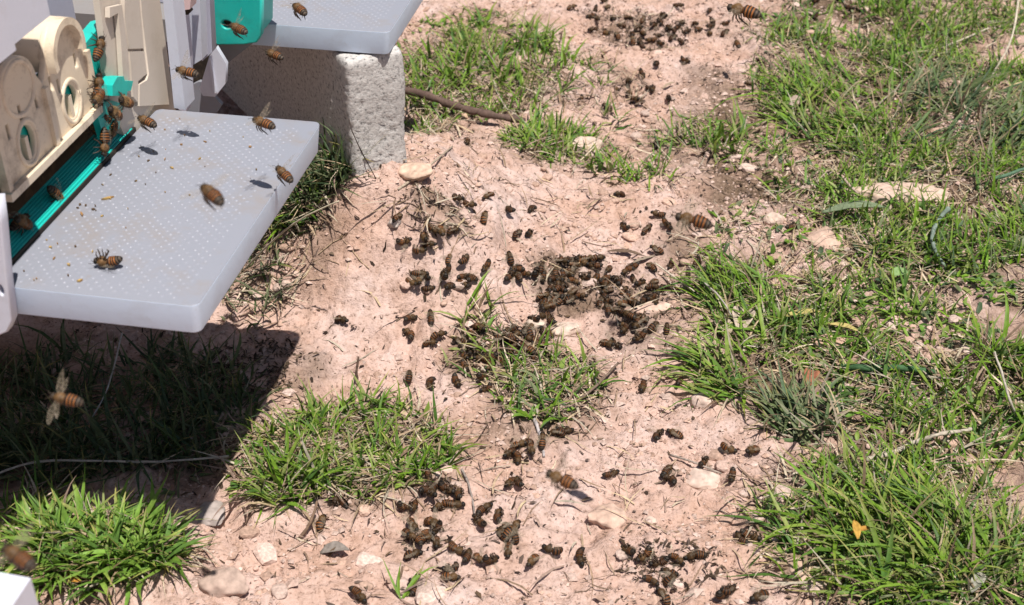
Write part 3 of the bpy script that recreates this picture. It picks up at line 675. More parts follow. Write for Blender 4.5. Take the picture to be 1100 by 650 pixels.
# cream entrance plate from a filled curve with holes (x=u, y=z in the curve)
def curve_plate(name, loops, depth, mt, parent, v, bevel=.0006, u0=0.0):
    cu = bpy.data.curves.new(name, 'CURVE'); cu.dimensions = '2D'; cu.fill_mode = 'BOTH'; cu.extrude = depth/2; cu.bevel_depth = bevel; cu.bevel_resolution = 1
    for lp_ in loops:
        s_ = cu.splines.new('POLY'); s_.points.add(len(lp_)-1); s_.use_cyclic_u = True
        for pnt, (a_, b_) in zip(s_.points, lp_): pnt.co = (a_-u0, b_, 0, 1)
    tmp = bpy.data.objects.new(name, cu); me_ = bpy.data.meshes.new_from_object(tmp); bpy.data.objects.remove(tmp)
    me_.transform(Matrix(((0, 0, 1, v-depth/2), (1, 0, 0, 0), (0, 1, 0, 0), (0, 0, 0, 1))))
    return link(name, me_, mt, parent)
def oval(cu_, cz, ru, rz_, n=24, a0=0, a1=2*math.pi, closed=True):
    m_ = n if closed else n+1
    return [(cu_+ru*math.cos(a0+(a1-a0)*k/n), cz+rz_*math.sin(a0+(a1-a0)*k/n)) for k in range(m_)]
PV = -.012
out = [(.0245, .2045), (.1005, .2040), (.1030, .2290), (.1010, .2345), (.0955, .2365)]
out += oval(.0835, .2380, .0135, .0135, 14, .05, math.pi*.98, False)
out += [(.0660, .2335), (.0645, .2320)]
out += oval(.0475, .2375, .0135, .0125, 14, .0, math.pi, False)
out += [(.0300, .2350), (.0245, .2310)]
holes = []
for cu_ in (.0455, .0830):
    holes.append(oval(cu_, .2165, .0062, .0078, 20))
for (cu_, cz_) in ((.0345, .2265), (.0575, .2285), (.0705, .2300), (.0760, .2265), (.0925, .2305), (.0450, .2295)):
    holes.append([(cu_-.0016, cz_-.0036), (cu_+.0016, cz_-.0036), (cu_+.0016, cz_+.0036), (cu_-.0016, cz_+.0036)])
plate = curve_plate('entrance_plate', [out]+holes, .0016, M['cream'], h1, PV)
def ringtube(name, pts, r, mt, parent, closed=True, n=8):
    P = pts + ([pts[0], pts[1]] if closed else [])
    v, f = tube([(PV+.0004, a_, b_) for a_, b_ in P], r, n); return link(name, mesh(name, v, f, True), mt, parent)
for cu_ in (.0455, .0830):
    ringtube('ring', oval(cu_, .2165, .0074, .0092, 26), .0011, M['cream'], plate)
    bm = bmesh.new(); box(bm, (PV-.003, cu_-.0012, .2085), (PV+.0002, cu_+.0012, .2190)); bmobj('ring_bar', bm, M['cream'], plate, bevel=.0008)
ringtube('arch_rim', oval(.0475, .2385, .0112, .0104, 22, 0, math.pi*2, True), .0011, M['cream'], plate)
bm = bmesh.new(); box(bm, (PV-.001, .0225, .2030), (PV+.0032, .1020, .2062)); bmobj('bottom_ledge', bm, M['cream'], plate, bevel=.0009)
for ub in (.0250, .0640, .1008):
    bm = bmesh.new(); box(bm, (PV-.001, ub-.0014, .2064), (PV+.0024, ub+.0014, .2315)); bmobj('rib', bm, M['cream'], plate, bevel=.0009)
# tall arch tunnel: a half tube in front of the plate, open to the front
def shell(name, cu_, cz, r, wall, x0, x1, mt, parent, a0=-.25, a1=math.pi+.25, n=22):
    vs_, fs_ = [], []
    for k in range(n+1):
        a_ = a0+(a1-a0)*k/n
        for (rr_, xx) in ((r, x0), (r, x1), (r-wall, x1), (r-wall, x0)): vs_.append((xx, cu_+rr_*math.cos(a_), cz+rr_*1.05*math.sin(a_)))
    for k in range(n):
        b_ = k*4
        for q_ in range(4): fs_.append((b_+q_, b_+(q_+1) % 4, b_+4+(q_+1) % 4, b_+4+q_))
    fs_ += [(0, 1, 2, 3), (n*4+3, n*4+2, n*4+1, n*4)]
    bm = bmesh.new(); V_ = [bm.verts.new(p_) for p_ in vs_]
    for f_ in fs_: bm.faces.new([V_[i_] for i_ in f_])
    return bmobj(name, bm, mt, parent, bevel=.0005)
shell('arch_hood', .0835, .2380, .0135, .0028, PV-.0300, PV+.0042, M['cream'], plate)
bm = bmesh.new(); box(bm, (PV-.0030, .0755, .2345), (PV-.0005, .0915, .2480)); bmobj('arch_back', bm, M['cream'], plate, bevel=.001)
shell('arch_hood', .0475, .2375, .0132, .0022, PV-.0300, PV-.0032, M['cream'], plate)
# teal sheet behind the plate
bm = bmesh.new(); box(bm, (-.0185, .012, .2080), (-.0150, .103, .2325)); bmobj('teal_backing', bm, M['teal'], h1)
# teal entrance end piece
bm = bmesh.new(); pv(bm, [(96, 66), (88, 52), (94, 44), (111, 24), (126, 20), (124, 34), (118, 40), (122, 66), (112, 84), (104, 92), (97, 88)], -.016, .006); bmobj('teal_end_panel', bm, M['teal'], h1, bevel=.0008)
bm = bmesh.new(); pv(bm, [(118, 40), (124, 33), (128, 20), (131, 40), (123, 50), (125, 72), (113, 86), (117, 68)], -.0135, .004); bmobj('teal_end_flange', bm, M['teal'], h1, bevel=.0008)
bm = bmesh.new(); pv(bm, [(121, 92), (126, 83), (133, 82), (134, 87), (143, 87), (141, 97), (137, 98), (136, 103), (121, 103)], -.006, .010); bmobj('teal_clip', bm, M['teal'], h1, bevel=.001)
bm = bmesh.new(); pv(bm, [(104, 122), (100, 112), (120, 108), (133, 112), (128, 138), (112, 150)], -.011, .003); bmobj('teal_corner_tab', bm, M['teal'], h1, bevel=.0008)
# beige side panel with proud pieces
bm = bmesh.new(); pv(bm, [(104, -20), (169, -20), (187, 113), (190, 122), (140, 160), (118, 110), (112, 40)], -.0112, .003); bmobj('side_panel', bm, M['beige'], h1)
sp = bpy.data.objects['side_panel']
for nm, poly, vv in (('panel_face', [(150, -20), (169, -20), (186.5, 112), (150, 114), (150, 91), (158, 86), (160, 79), (153, 20)], -.0088),
                     ('panel_strip', [(134, -20), (149, -20), (152, 20), (154.5, 52), (139, 52.5), (134, 20)], -.0093),
                     ('panel_strip', [(139.5, 55.5), (155, 55), (158, 79), (148.5, 87), (148, 110), (143, 104)], -.0093),
                     ('panel_rail', [(118, 8), (131, 5), (137, 50), (141, 103), (133, 96), (130, 45), (127, 14), (118, 19)], -.0085)):
    bm = bmesh.new(); pv(bm, poly, vv, .0022); bmobj(nm, bm, M['beige'], sp, bevel=.0006)
bm = bmesh.new(); pu(bm, [(172, -30), (182, -30), (199, 118), (187, 116)], .1565, .012); bmobj('corner_post', bm, M['white'], h1, bevel=.0012)
# near end flange with a screw hole
fl = [(-30, 210), (5, 208), (8, 232), (13, 290), (18.5, 336), (14, 347), (2, 352), (-30, 356)]
lo_ = [onu(x_, y_, -.0006) for x_, y_ in fl]; hc = onu(8.5, 303, -.0006)
cu = bpy.data.curves.new('end_flange', 'CURVE'); cu.dimensions = '2D'; cu.fill_mode = 'BOTH'; cu.extrude = .002; cu.bevel_depth = .0006; cu.bevel_resolution = 1
for lp_ in (lo_, oval(hc[0], hc[1], .0016, .0030, 16)):
    s_ = cu.splines.new('POLY'); s_.points.add(len(lp_)-1); s_.use_cyclic_u = True
    for pnt, (a_, b_) in zip(s_.points, lp_): pnt.co = (a_, b_, 0, 1)
tmp = bpy.data.objects.new('t', cu); me_ = bpy.data.meshes.new_from_object(tmp); bpy.data.objects.remove(tmp)
me_.transform(Matrix(((1, 0, 0, 0), (0, 0, 1, -.0035), (0, 1, 0, 0), (0, 0, 0, 1)))); link('end_flange', me_, M['white'], h1)

# --- upper hive
U2 = .262
h2 = empty('beehive', tuple(ORG+K*U2*D1), RZ)
tag(h2, 'farther beehive with a teal entrance box, its landing board above the concrete block', 'beehive', 'beehives in a row')
landing(h2, 0, -.006, .0745, .1535)
bm = bmesh.new(); box(bm, (-.30, .02, .1795), (-.03, .16, .42)); bmobj('hive_wall', bm, M['wall'], h2, bevel=.003)
bm = bmesh.new(); box(bm, (-.30, -.002, .166), (-.0065, .16, .179)); bmobj('hive_floor', bm, M['grey'], h2, bevel=.0015)
UT = .240
bm = bmesh.new(); box(bm, (-.0305, UT-U2+.006, .2085), (.0190, UT-U2+.016, .2400)); bmobj('box_bracket', bm, M['grey'], h2)
tb = [(225, -25), (227, 36), (229, 43), (234, 46.5), (262, 46), (275, 44), (279, 37), (279.5, -25)]
loop = [onu(x_, y_, UT) for x_, y_ in tb]; hc = onu(244, 26, UT); hr = (onu(251, 26, UT)[0]-hc[0], onu(244, 20, UT)[1]-hc[1])
def uplate(name, loops, depth, mt, parent, u, bevel=.0008):
    cu = bpy.data.curves.new(name, 'CURVE'); cu.dimensions = '2D'; cu.fill_mode = 'BOTH'; cu.extrude = depth/2; cu.bevel_depth = bevel; cu.bevel_resolution = 2
    for lp_ in loops:
        s_ = cu.splines.new('POLY'); s_.points.add(len(lp_)-1); s_.use_cyclic_u = True
        for pnt, (a_, b_) in zip(s_.points, lp_): pnt.co = (a_, b_, 0, 1)
    tmp = bpy.data.objects.new('t', cu); me_ = bpy.data.meshes.new_from_object(tmp); bpy.data.objects.remove(tmp)
    me_.transform(Matrix(((1, 0, 0, 0), (0, 0, 1, u+depth/2), (0, 1, 0, 0), (0, 0, 0, 1)))); return link(name, me_, mt, parent)
tbx = uplate('entrance_box', [loop, oval(hc[0], hc[1], hr[0], hr[1], 20)], .004, M['teal'], h2, UT-U2)
bm = bmesh.new(); lp3 = [onu(x_, y_, UT) for x_, y_ in [(225.5, -25), (227.5, 36), (230, 42), (262, 45), (274, 43), (278.5, 36), (279, -25)]]
prism(bm, [(a_, UT-U2+.0045, b_) for a_, b_ in lp3], (0, .017, 0)); bmobj('box_body', bm, M['teal'], tbx, bevel=.001)
bm = bmesh.new(); pts_ = oval(hc[0], hc[1], hr[0]*1.1, hr[1]*1.1, 18); prism(bm, [(a_, UT-U2+.0031, b_) for a_, b_ in pts_], (0, .0011, 0)); bmobj('hole_shade_disc', bm, M['dark'], tbx)  # dark disc stands in for the unlit inside of the box
bm = bmesh.new(); pu(bm, [(231, 46), (274, 44), (271, 47), (243, 69), (236, 60)], UT+.003, .004, U2); bmobj('grey_gusset', bm, M['grey'], h2)
for nm, poly, uu, dep, mt_ in (
    ('white_flange', [(225, 60), (232, 51), (243, 69), (242, 90), (231, 104), (218, 103), (214, 96)], .228, .003, 'white'),
    ('flange_fin', [(224, 64), (226, 62), (232, 100), (229, 101)], .2265, .0018, 'white'),
    ('lower_flange', [(199, 97), (207, 91), (213, 88), (229, 89), (230, 104), (238, 113), (233, 121), (200, 121)], .232, .003, 'board'),
    ('cover_strip', [(180, -25), (194, -25), (202, 60), (203, 100), (200, 120), (192, 118)], .190, .006, 'wall'),
    ('cover_strip', [(193, -25), (207, -25), (207, 68), (200, 74)], .205, .006, 'white'),
    ('cover_strip', [(206, -25), (214, -25), (217, 64), (207, 70)], .200, .008, 'white'),
    ('cover_strip', [(213, -25), (224, -25), (228, 56), (217, 66)], .210, .006, 'wall'),
    ('recess_shade', [(196, 62), (226, 55), (226, 95), (199, 99)], .236, .002, 'dark'),  # dark sheet painting the shade between the strips
    ('latch', [(188, -25), (207, -25), (204, 10), (190, 12)], .186, .008, 'pink'),
    ('latch_shadow_gap', [(189, 12.5), (204, 10.5), (205, 13), (202, 16), (190, 16)], .1885, .003, 'dark')):  # dark strip standing in for the shadow under the latch
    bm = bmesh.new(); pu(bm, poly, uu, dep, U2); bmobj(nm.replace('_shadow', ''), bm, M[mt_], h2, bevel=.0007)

# --- corner of the third board
c3p = at(33, 621, HB); u3 = float((c3p-ORG)@D1)/K; v3 = float((c3p-ORG)@D2)/K
h3 = empty('beehive', tuple(ORG+K*(u3-.1535)*D1), RZ)
tag(h3, 'white corner of the nearest landing board at the bottom left edge', 'landing board')
bm = bmesh.new(); vs_ = [(v3, .1535, LB), (-.01, .158, LB), (-.01, .0, LB), (v3, 0, LB)]
prism(bm, vs_, (0, 0, -.017)); h3b = bmobj('landing_board', bm, M['white'], h3, bevel=.003, seg=3)
h3.name = 'landing_board'; h3b.name = 'board'
bm = bmesh.new(); box(bm, (-.10, .01, .05), (-.02, .14, LB-.0175)); bmobj('board_support', bm, M['grey'], h3, bevel=.002)

# hive units to metres
for hv in (h1, h2, h3):
    for ch in hv.children_recursive:
        ch.data.transform(Matrix.Translation((0, 0, HB-K*LB)) @ Matrix.Scale(K, 4))
# bits of wax and pollen on the lower board
n = 50; uu = RS.rand(n)*.14+.005; vv = np.abs(RS.randn(n)*.025)-.006; vv = np.clip(vv, -.006, .066)
bm = bmesh.new()
for k in range(n):
    P = uvz(uu[k], vv[k], LB+.0004); r_ = .00025+.0006*RS.rand()**3; a_ = RS.rand()*6.28; l_ = r_*(1+3*RS.rand()**3)
    ca_, sa_ = math.cos(a_), math.sin(a_)
    pts_ = [(P[0]+ca_*l_*x_-sa_*r_*y_, P[1]+sa_*l_*x_+ca_*r_*y_, P[2]-.0003) for x_, y_ in ((1, 0), (.2, .8), (-1, .2), (-.3, -.9))]
    prism(bm, pts_, (0, 0, .0005+.0004*RS.rand()))
wx = bmobj('wax_debris', bm, None, None, smooth=False)
m_, nt_, p_ = mat('wax'); tc_ = N(nt_, 'ShaderNodeTexCoord'); nn_ = N(nt_, 'ShaderNodeTexNoise', Scale=120.0); nt_.links.new(tc_.outputs['Object'], nn_.inputs['Vector'])
rr_ = ramp(nt_, nn_.outputs[0], [(.42, (.10, .06, .03)), (.5, (.45, .30, .10)), (.58, (.30, .16, .06))]); nt_.links.new(rr_.outputs[0], p_.inputs['Base Color'])
wx.data.materials.clear(); wx.data.materials.append(m_)
tag(wx, 'brown and yellow specks of wax and pollen on the lower landing board', 'debris', kind='stuff')

# ------------------------------------------------------------------ bees
def bee_body(curl, nod, dark, seed):
    rr = np.random.RandomState(seed)
    ring = [(6.45, .2, .2, 'h'), (6.3, .85, .9, 'h'), (5.8, 1.5, 1.45, 'h'), (5.2, 1.6, 1.45, 'h'), (4.75, 1.15, 1.1, 'h'), (4.55, 1.1, 1.05, 't'), (4.25, 1.35, 1.3, 't'), (3.6, 1.95, 1.9, 't'), (2.7, 2.15, 2.1, 't'), (1.8, 1.95, 1.9, 't'), (1.1, 1.3, 1.25, 't'), (.70, 1.2, 1.15, 't'), (.5, 1.2, 1.15, 'd')]
    A0, A1 = .25, -6.4; ns = 6
    for k in range(ns):
        for j, tt in enumerate((0.02, .46, .50, .96)):
            t = (k+tt)/ns; s = A0+(A1-A0)*t
            r = 2.25*min(1, (t*7+.42))**.6*max(0, 1-t**3.0)**.65
            r *= 1+.035*(1 if j in (2, 3) else 0)
            ring.append((s, max(r, .16), max(r*.93, .15), 'p' if j < 2 else 'd'))
    ring.append((A1-.15, .05, .05, 'd'))
    # spine
    def ang(s):
        if s < .6: return curl*min(1, (.6-s)/6.2)
        if s > 4.4: return -nod*min(1, (s-4.4)/1.5)
        return 0
    ss = [r[0] for r in ring]; pos = {}
    def integ(s1):
        x = z = 0.0; st = 1 if s1 > 2.6 else -1; n_ = 40; h = (s1-2.6)/n_
        for i_ in range(n_):
            a = ang(2.6+h*(i_+.5)); x += h*math.cos(a); z += h*math.sin(a)
        return 2.6+x, z
    nseg = 14; vs, fs, cs = [], [], []
    C = {'h': (.035, .022, .013), 'n': (.03, .018, .010), 't': (.145, .078, .032), 'p': (.235, .085, .022), 'd': (.014, .009, .006)}
    for (s, ry, rz_, kind) in ring:
        x, z = integ(s); a = ang(s)
        for k in range(nseg):
            th = 2*math.pi*k/nseg; yy = ry*math.cos(th); zz = rz_*math.sin(th)
            vs.append(Vector((x - zz*math.sin(a), yy, z + zz*math.cos(a))))
            c = np.array(C[kind])
            if kind == 'p' and s < -4.0: c = np.array((.085, .06, .042))
            elif kind == 'p' and math.sin(th) < -.3: c = c*1.25
            if kind == 'h' and abs(math.cos(th)) > .8 and s < 6.1: c = np.array((.008, .006, .006))
            cs.append(c*dark*(.85+.3*rr.rand()))
    for i_ in range(len(ring)-1):
        for k in range(nseg): fs.append((i_*nseg+k, i_*nseg+(k+1) % nseg, (i_+1)*nseg+(k+1) % nseg, (i_+1)*nseg+k))
    fs.append(tuple(range(nseg))); fs.append(tuple((len(ring)-1)*nseg+k for k in range(nseg))[::-1])
    nb = len(vs)
    # hair, rooted in the body surface
    for _ in range(330):
        i_ = rr.randint(5, len(ring)-6) if rr.rand() < .3 else rr.randint(5, 10)
        k = rr.randint(nseg); p = vs[i_*nseg+k]; q = vs[(i_+1)*nseg+(k+1) % nseg]
        c = p.lerp(q, rr.rand()); cen = Vector((integ(ss[i_])[0], 0, integ(ss[i_])[1])); n_ = (c-cen).normalized()
        ln = .45+.55*rr.rand() if i_ < 11 else .3; j = Vector(rr.randn(3)).normalized()*.5
        t_ = n_.cross(Vector((1, 0, .3))).normalized()*.09; b0 = len(vs)
        vs += [c-t_-n_*.1, c+t_-n_*.1, c+(n_+j)*ln]; fs.append((b0, b0+1, b0+2))
        hc_ = np.array((.25, .155, .062) if i_ < 11 else (.20, .13, .065))*dark; cs += [hc_*.7, hc_*.7, hc_]
    V = [v*BS for v in vs]
    return mesh('body', V, fs, True, np.array(cs))
BS = .00099
def bee_leg(side, which, pose, rr):
    s = (3.5, 2.6, 1.7)[which]; y = side*1.2
    if pose == 'walk':
        dx = (1.5, .1, -2.0)[which]; pts = [(s, y, -1.3), (s+dx*.35, side*2.2, -.9), (s+dx*.9, side*3.3, -1.7), (s+dx*1.2, side*3.9, -3.0), (s+dx*1.5, side*4.3, -3.1)]
    elif pose == 'fly':
        dx = (.3, -.6, -1.8)[which]; pts = [(s, y, -1.4), (s+dx*.3, side*1.9, -2.1), (s+dx*.8, side*1.7, -3.2), (s+dx*1.5, side*1.3, -4.4), (s+dx*1.9, side*1.1, -5.2)]
    elif pose == 'up':
        dx = (1.0, .2, -1.4)[which]+rr.uniform(-.4, .4); pts = [(s, y, -1.4), (s+dx*.5, side*1.6, -2.4), (s+dx, side*(1.5+rr.uniform(-.5, .8)), -3.9), (s+dx*.8, side*(.9+rr.uniform(-.4, .8)), -4.9)]
    else:
        dx = rr.uniform(-1, 1); pts = [(s, y, -1.3), (s+dx*.4, side*rr.uniform(1.2, 2.2), -2.3), (s+dx, side*rr.uniform(.2, 1.2), -2.7-rr.random()*.7), (s+dx*1.2-.4, side*rr.uniform(-.3, .8), -2.3-rr.random()*1.2)]
    th = (1, 1, 1.35)[which]; n_ = len(pts)
    v, f = tube([Vector(p)*BS for p in pts], [BS*th*q for q in (.30, .28, .26, .17, .10)[:n_]], 5)
    return mesh('leg', v, f, True)
def bee_wing(side, hind, spread, lift, droop):
    Lw, Ww = (6.3, 2.1) if hind else (8.6, 3.0)
    outl = [(0, .12), (.15, .35), (.4, .55), (.7, .62), (.9, .45), (1, .12), (.95, -.2), (.75, -.38), (.45, -.36), (.15, -.2)]
    top = outl[:6]; bot = [outl[0]]+outl[:5:-1]+[outl[5]]
    root = Vector((2.3 if hind else 3.1, side*1.35, 1.15 if hind else 1.45))
    d = Vector((-math.cos(spread), side*math.sin(spread)*math.cos(lift), math.sin(lift)*math.sin(spread)+droop)).normalized()
    up = Vector((0, 0, 1)); c = d.cross(up).normalized()*side
    if c.x < 0: c = -c
    nrm = d.cross(c).normalized(); vs, fs = [], []
    for t in (0, .12, .3, .5, .7, .88, 1.0):
        lo, hi = (-.08, .12) if t == 0 else ((-.05, .1) if t == 1 else (-.42*math.sin(math.pi*t**.8)**.7, .52*math.sin(math.pi*min(1, t*.9+.05))**.6))
        for q in (lo, (lo+hi)/2, hi):
            vs.append((root + d*Lw*t + c*Ww*q + nrm*(.25*math.sin(q*6+t*3)))*BS)
    for i_ in range(6):
        for k in range(2): a_ = i_*3+k; fs.append((a_, a_+1, a_+4, a_+3))
    return mesh('wing', vs, fs, True)
def antenna(side, dead):
    pts = [(6.0, side*.5, .5), (6.9, side*.9, 1.0 if not dead else .1), (8.2, side*1.6, .5 if not dead else -1.2)]
    v, f = tube([Vector(p)*BS for p in pts], [BS*.12, BS*.11, BS*.09], 5); return mesh('antenna', v, f, True)
def bee_proto(curl, nod, dark, legpose, wings, seed, ant=True):
    """list of (name, mesh, material) making up one bee, built head towards +x, back up"""
    rr = random.Random(seed); L_ = [('body', bee_body(curl, nod, dark, seed), M['bee'])]
    for side in (1, -1):
        for k in range(3): L_.append(('leg', bee_leg(side, k, legpose, rr), M['leg']))
        sp_, li, dr = wings
        j = rr.uniform(-.15, .15) if legpose != 'dead' else rr.uniform(-.5, .5)
        L_.append(('wing', bee_wing(side, False, sp_+j, li+j*.5, dr), M['wing'])); L_.append(('wing', bee_wing(side, True, sp_-.25+j, li*.8, dr), M['wing']))
        if ant: L_.append(('antenna', antenna(side, legpose == 'dead'), M['leg']))
    for _, me_, mt in L_: me_.materials.append(mt)
    pts = np.array([v.co[:] for nm, me_, _ in L_ if nm in ('body',) for v in me_.vertices])
    return L_, pts
def place(proto, loc, rot, label, group, name='honey_bee', cat='bee', scale=1.0):
    r = bpy.data.objects.new(name, None); r.empty_display_size = .005; COL.objects.link(r)
    r.location = loc; r.rotation_mode = 'QUATERNION'; r.rotation_quaternion = rot; r.scale = (scale,)*3
    for nm, me_, _ in proto[0]:
        o = bpy.data.objects.new(nm, me_); COL.objects.link(o); o.parent = r
    return tag(r, label, cat, group)
def orient(fwd, upv):
    x_ = Vector(fwd).normalized(); z_ = Vector(upv); z_ = (z_-x_*z_.dot(x_)).normalized(); y_ = z_.cross(x_)
    return Matrix((x_, y_, z_)).transposed().to_quaternion()

FLY = [bee_proto(.25, .3, 1.0, 'fly', (1.45, .35, .0), 1), bee_proto(.12, .2, .92, 'fly', (1.25, .75, .0), 2), bee_proto(.35, .3, .82, 'fly', (1.6, .1, .0), 3)]
WALK = [bee_proto(.18, .4, .9, 'walk', (.22, .25, -.12), 4), bee_proto(.30, .6, .75, 'walk', (.42, .35, -.08), 5)]
BACK = bee_proto(.55, .2, .95, 'up', (.5, -.2, .0), 6)
def px_bee(proto, head, tail, z, label, group, upv=(0, 0, 1), pitch=0, sc=1.0):
    a_ = at(*head, z); b_ = at(*tail, z); f = Vector(a_-b_); c_ = (a_+b_)/2
    f.z = f.length*math.tan(pitch)
    return place(proto, Vector(c_), orient(f, upv), label, group, scale=sc)
GF = 'live bees flying around the hives'; GW = 'live bees crowding the hive entrance'
px_bee(FLY[0], (269, 127), (299, 137), HB+.036, 'striped bee hovering over the far right corner of the lower landing board', GF, upv=(.1, -.25, 1))
px_bee(FLY[1], (294, 179), (318, 196), HB+.012, 'bee with raised wings at the right edge of the lower landing board', GF, upv=(.2, -.35, 1), pitch=.15)
px_bee(FLY[2], (212, 196), (245, 222), HB+.085, 'larger dark bee flying above the middle of the lower landing board', GF, upv=(.25, -.5, 1))
px_bee(FLY[0], (311, 2), (334, 18), HB+.055, 'bee flying over the upper landing board at the top edge', GF, upv=(.2, -.4, 1))
px_bee(FLY[1], (282, 54), (309, 64), HB+.02, 'bee hovering in front of the shaded face of the concrete block', GF, upv=(.1, -.3, 1))
px_bee(FLY[0], (188, 74), (215, 80), hz(.215), 'bee flying in front of the white cover strips between the two hives', GF, upv=(.2, -.6, 1))
px_bee(FLY[1], (242, 24), (272, 38), hz(.226), 'bee leaving the round dark hole of the teal box', GF, upv=(.1, -.6, 1))
px_bee(FLY[2], (50, 424), (94, 434), .17, 'pale lit bee with both wings stretched out over the dark shadow', GF, upv=(.0, -.75, .8), sc=1.0)
px_bee(FLY[1], (585, 507), (624, 524), .15, 'bee flying low over bare soil at the bottom centre', GF, upv=(.3, -.45, 1), sc=1.0)
px_bee(FLY[2], (2, 586), (40, 611), HB+.05, 'brown bee above the white corner at the bottom left edge', GF, upv=(.3, -.5, 1), sc=.95)
px_bee(FLY[0], (783, 8), (817, 15), .22, 'bee flying at the top of the path right of the topmost heap', GF, upv=(.1, -.4, 1), sc=1.35)
px_bee(FLY[1], (788, 40), (797, 55), .030, 'small bee flying just below another one at the top of the path', GF, upv=(.4, -.3, 1))
px_bee(FLY[2], (729, 233), (763, 240), .19, 'brown bee flying low at the grass edge right of the path centre', GF, upv=(.1, -.3, 1), sc=1.2)
px_bee(FLY[0], (146, 125), (171, 136), HB+.018, 'bee taking off from the far left corner of the lower landing board', GF, upv=(.1, -.3, 1))
# bees walking on hive surfaces
def board_bee(proto, head, tail, z, label, upv=(0, 0, 1), sc=1.0): return px_bee(proto, head, tail, z, label, GW, upv, 0, sc)
vf = D2*.8+np.array([0, 0, .6])
def wall_bee(proto, head, tail, v, label, sc=1.0, upv=None):
    uh, zh = onv(*head, v); ut, zt_ = onv(*tail, v); a_ = uvz(uh, v, zh); b_ = uvz(ut, v, zt_)
    return place(proto, Vector((a_+b_)/2), orient(Vector(a_-b_), Vector(upv if upv is not None else D2)), label, GW, scale=sc)
wall_bee(WALK[0], (110, 40), (103, 66), -.011, 'bee climbing the teal end panel right of the cream plate', 1.05)
wall_bee(WALK[1], (107, 80), (105, 110), -.008, 'uppermost bee of the crowd beside the right end of the cream plate', 1.08)
wall_bee(WALK[0], (122, 103), (150, 116), -.004, 'bee under the small teal clip with its striped abdomen to the right', 1.08)
wall_bee(WALK[1], (113, 112), (136, 132), -.006, 'bee in the middle of the entrance crowd heading up left', 1.08)
wall_bee(WALK[0], (112, 164), (113, 140), -.008, 'lowest bee of the entrance crowd at the right end of the teal ramp', 1.08)
wall_bee(WALK[1], (98, 96), (112, 120), -.010, 'bee pressed against the lower right corner of the cream plate', .9)
wall_bee(WALK[0], (96, 130), (108, 146), -.016, 'bee half hidden in the dark slot under the cream plate', .9)
wall_bee(WALK[1], (120, 132), (106, 122), -.012, 'bee buried in the middle of the entrance crowd', .9)
wall_bee(WALK[0], (101, 110), (112, 98), -.006, 'bee on the back of others at the plate corner', .9)
wall_bee(WALK[0], (118, 150), (126, 128), -.010, 'bee between the crowd and the teal tab', .85)
wall_bee(WALK[1], (70, 222), (50, 195), -.014, 'single bee walking down the middle of the teal ribbed ramp', 1.08, vf)
wall_bee(WALK[0], (12, 232), (40, 246), -.013, 'front bee of the pair at the near end of the teal ramp', 1.08, vf)
wall_bee(WALK[1], (34, 228), (8, 250), -.018, 'rear bee of the pair at the near end of the teal ramp', 1.08, vf)
# the dead one on the board
q_ = orient(Vector(at(104, 283, HB)-at(132, 284, HB)), Vector((.05, -.15, -1)))
z_low = min((q_.to_matrix() @ Vector(p_)).z for p_ in BACK[1])
c_ = at(118, 286, HB+.001); place(BACK, Vector((c_[0], c_[1], HB+.0004-z_low)), q_, 'dead bee lying on its back with legs up on the lower landing board', 'dead bees', cat='bee')

# dead bees on the soil
DEAD = [bee_proto(c_, n_, d_, 'dead', w_, 21+k, False) for k, (c_, n_, d_, w_) in enumerate([(1.5, .9, .50, (.3, .3, -.1)), (1.9, 1.1, .36, (.2, .2, -.15)), (1.1, .7, .60, (.7, .5, 0)), (2.2, 1.2, .30, (.15, .1, -.2)),
        (.7, .8, .46, (.35, .6, .1)), (1.7, 1.2, .74, (.2, .1, -.1)), (2.0, .6, .40, (1.2, .9, .1)), (1.3, 1.3, .34, (.1, .0, -.2))])]
POSE = ['upright', 'on its side', 'on its back']
SING = [(490,218),(503,225),(525,214),(547,233),(570,228),(520,240),(464,251),(486,253),(427,242),(474,261),(455,264),(460,270),(433,266),(450,280),(482,280),(500,289),(523,288),(548,282),(554,291),(568,254),(555,257),
 (440,346),(463,343),(441,363),(461,371),(470,369),(366,348),(505,302),
 (666,211),(707,234),(714,244),(671,250),(694,250),(719,249),(706,273),(680,290),(700,290),(721,288),(614,282),(621,283),(630,281),(641,282),
 (590,336),(673,351),(651,372),(660,373),(716,359),(739,297),(748,286),
 (499,397),(490,413),(440,409),(461,417),(517,409),(523,421),(366,542),(436,549),(446,548),(476,546),(487,545),(492,536),
 (442,600),(489,594),(503,602),(513,604),(526,608),(486,613),(482,623),(519,553),(534,558),(516,567),(573,607),(445,635),(386,642),(548,521),(556,523),(557,497),(548,490),(345,569),(594,598),
 (599,469),(606,467),(691,419),(705,471),(726,469),(656,513),(716,509),(720,518),(780,486),(809,489),(755,500),(786,515),(730,413),(622,604),(675,596),(693,603),(709,607),(727,605),(747,600),(720,621),(699,626),(718,633),(714,645),(795,583),(805,580),(774,646),(783,641),(817,646),
 (624,112),(653,119),(686,114),(503,155),(762,15),(875,5),(901,2),(912,11),(862,25),(876,20),(706,73),(735,68),(701,98),(718,109),(817,68),(805,92),(780,152),(706,157),(845,37),(837,35),(728,12),(850,250)]
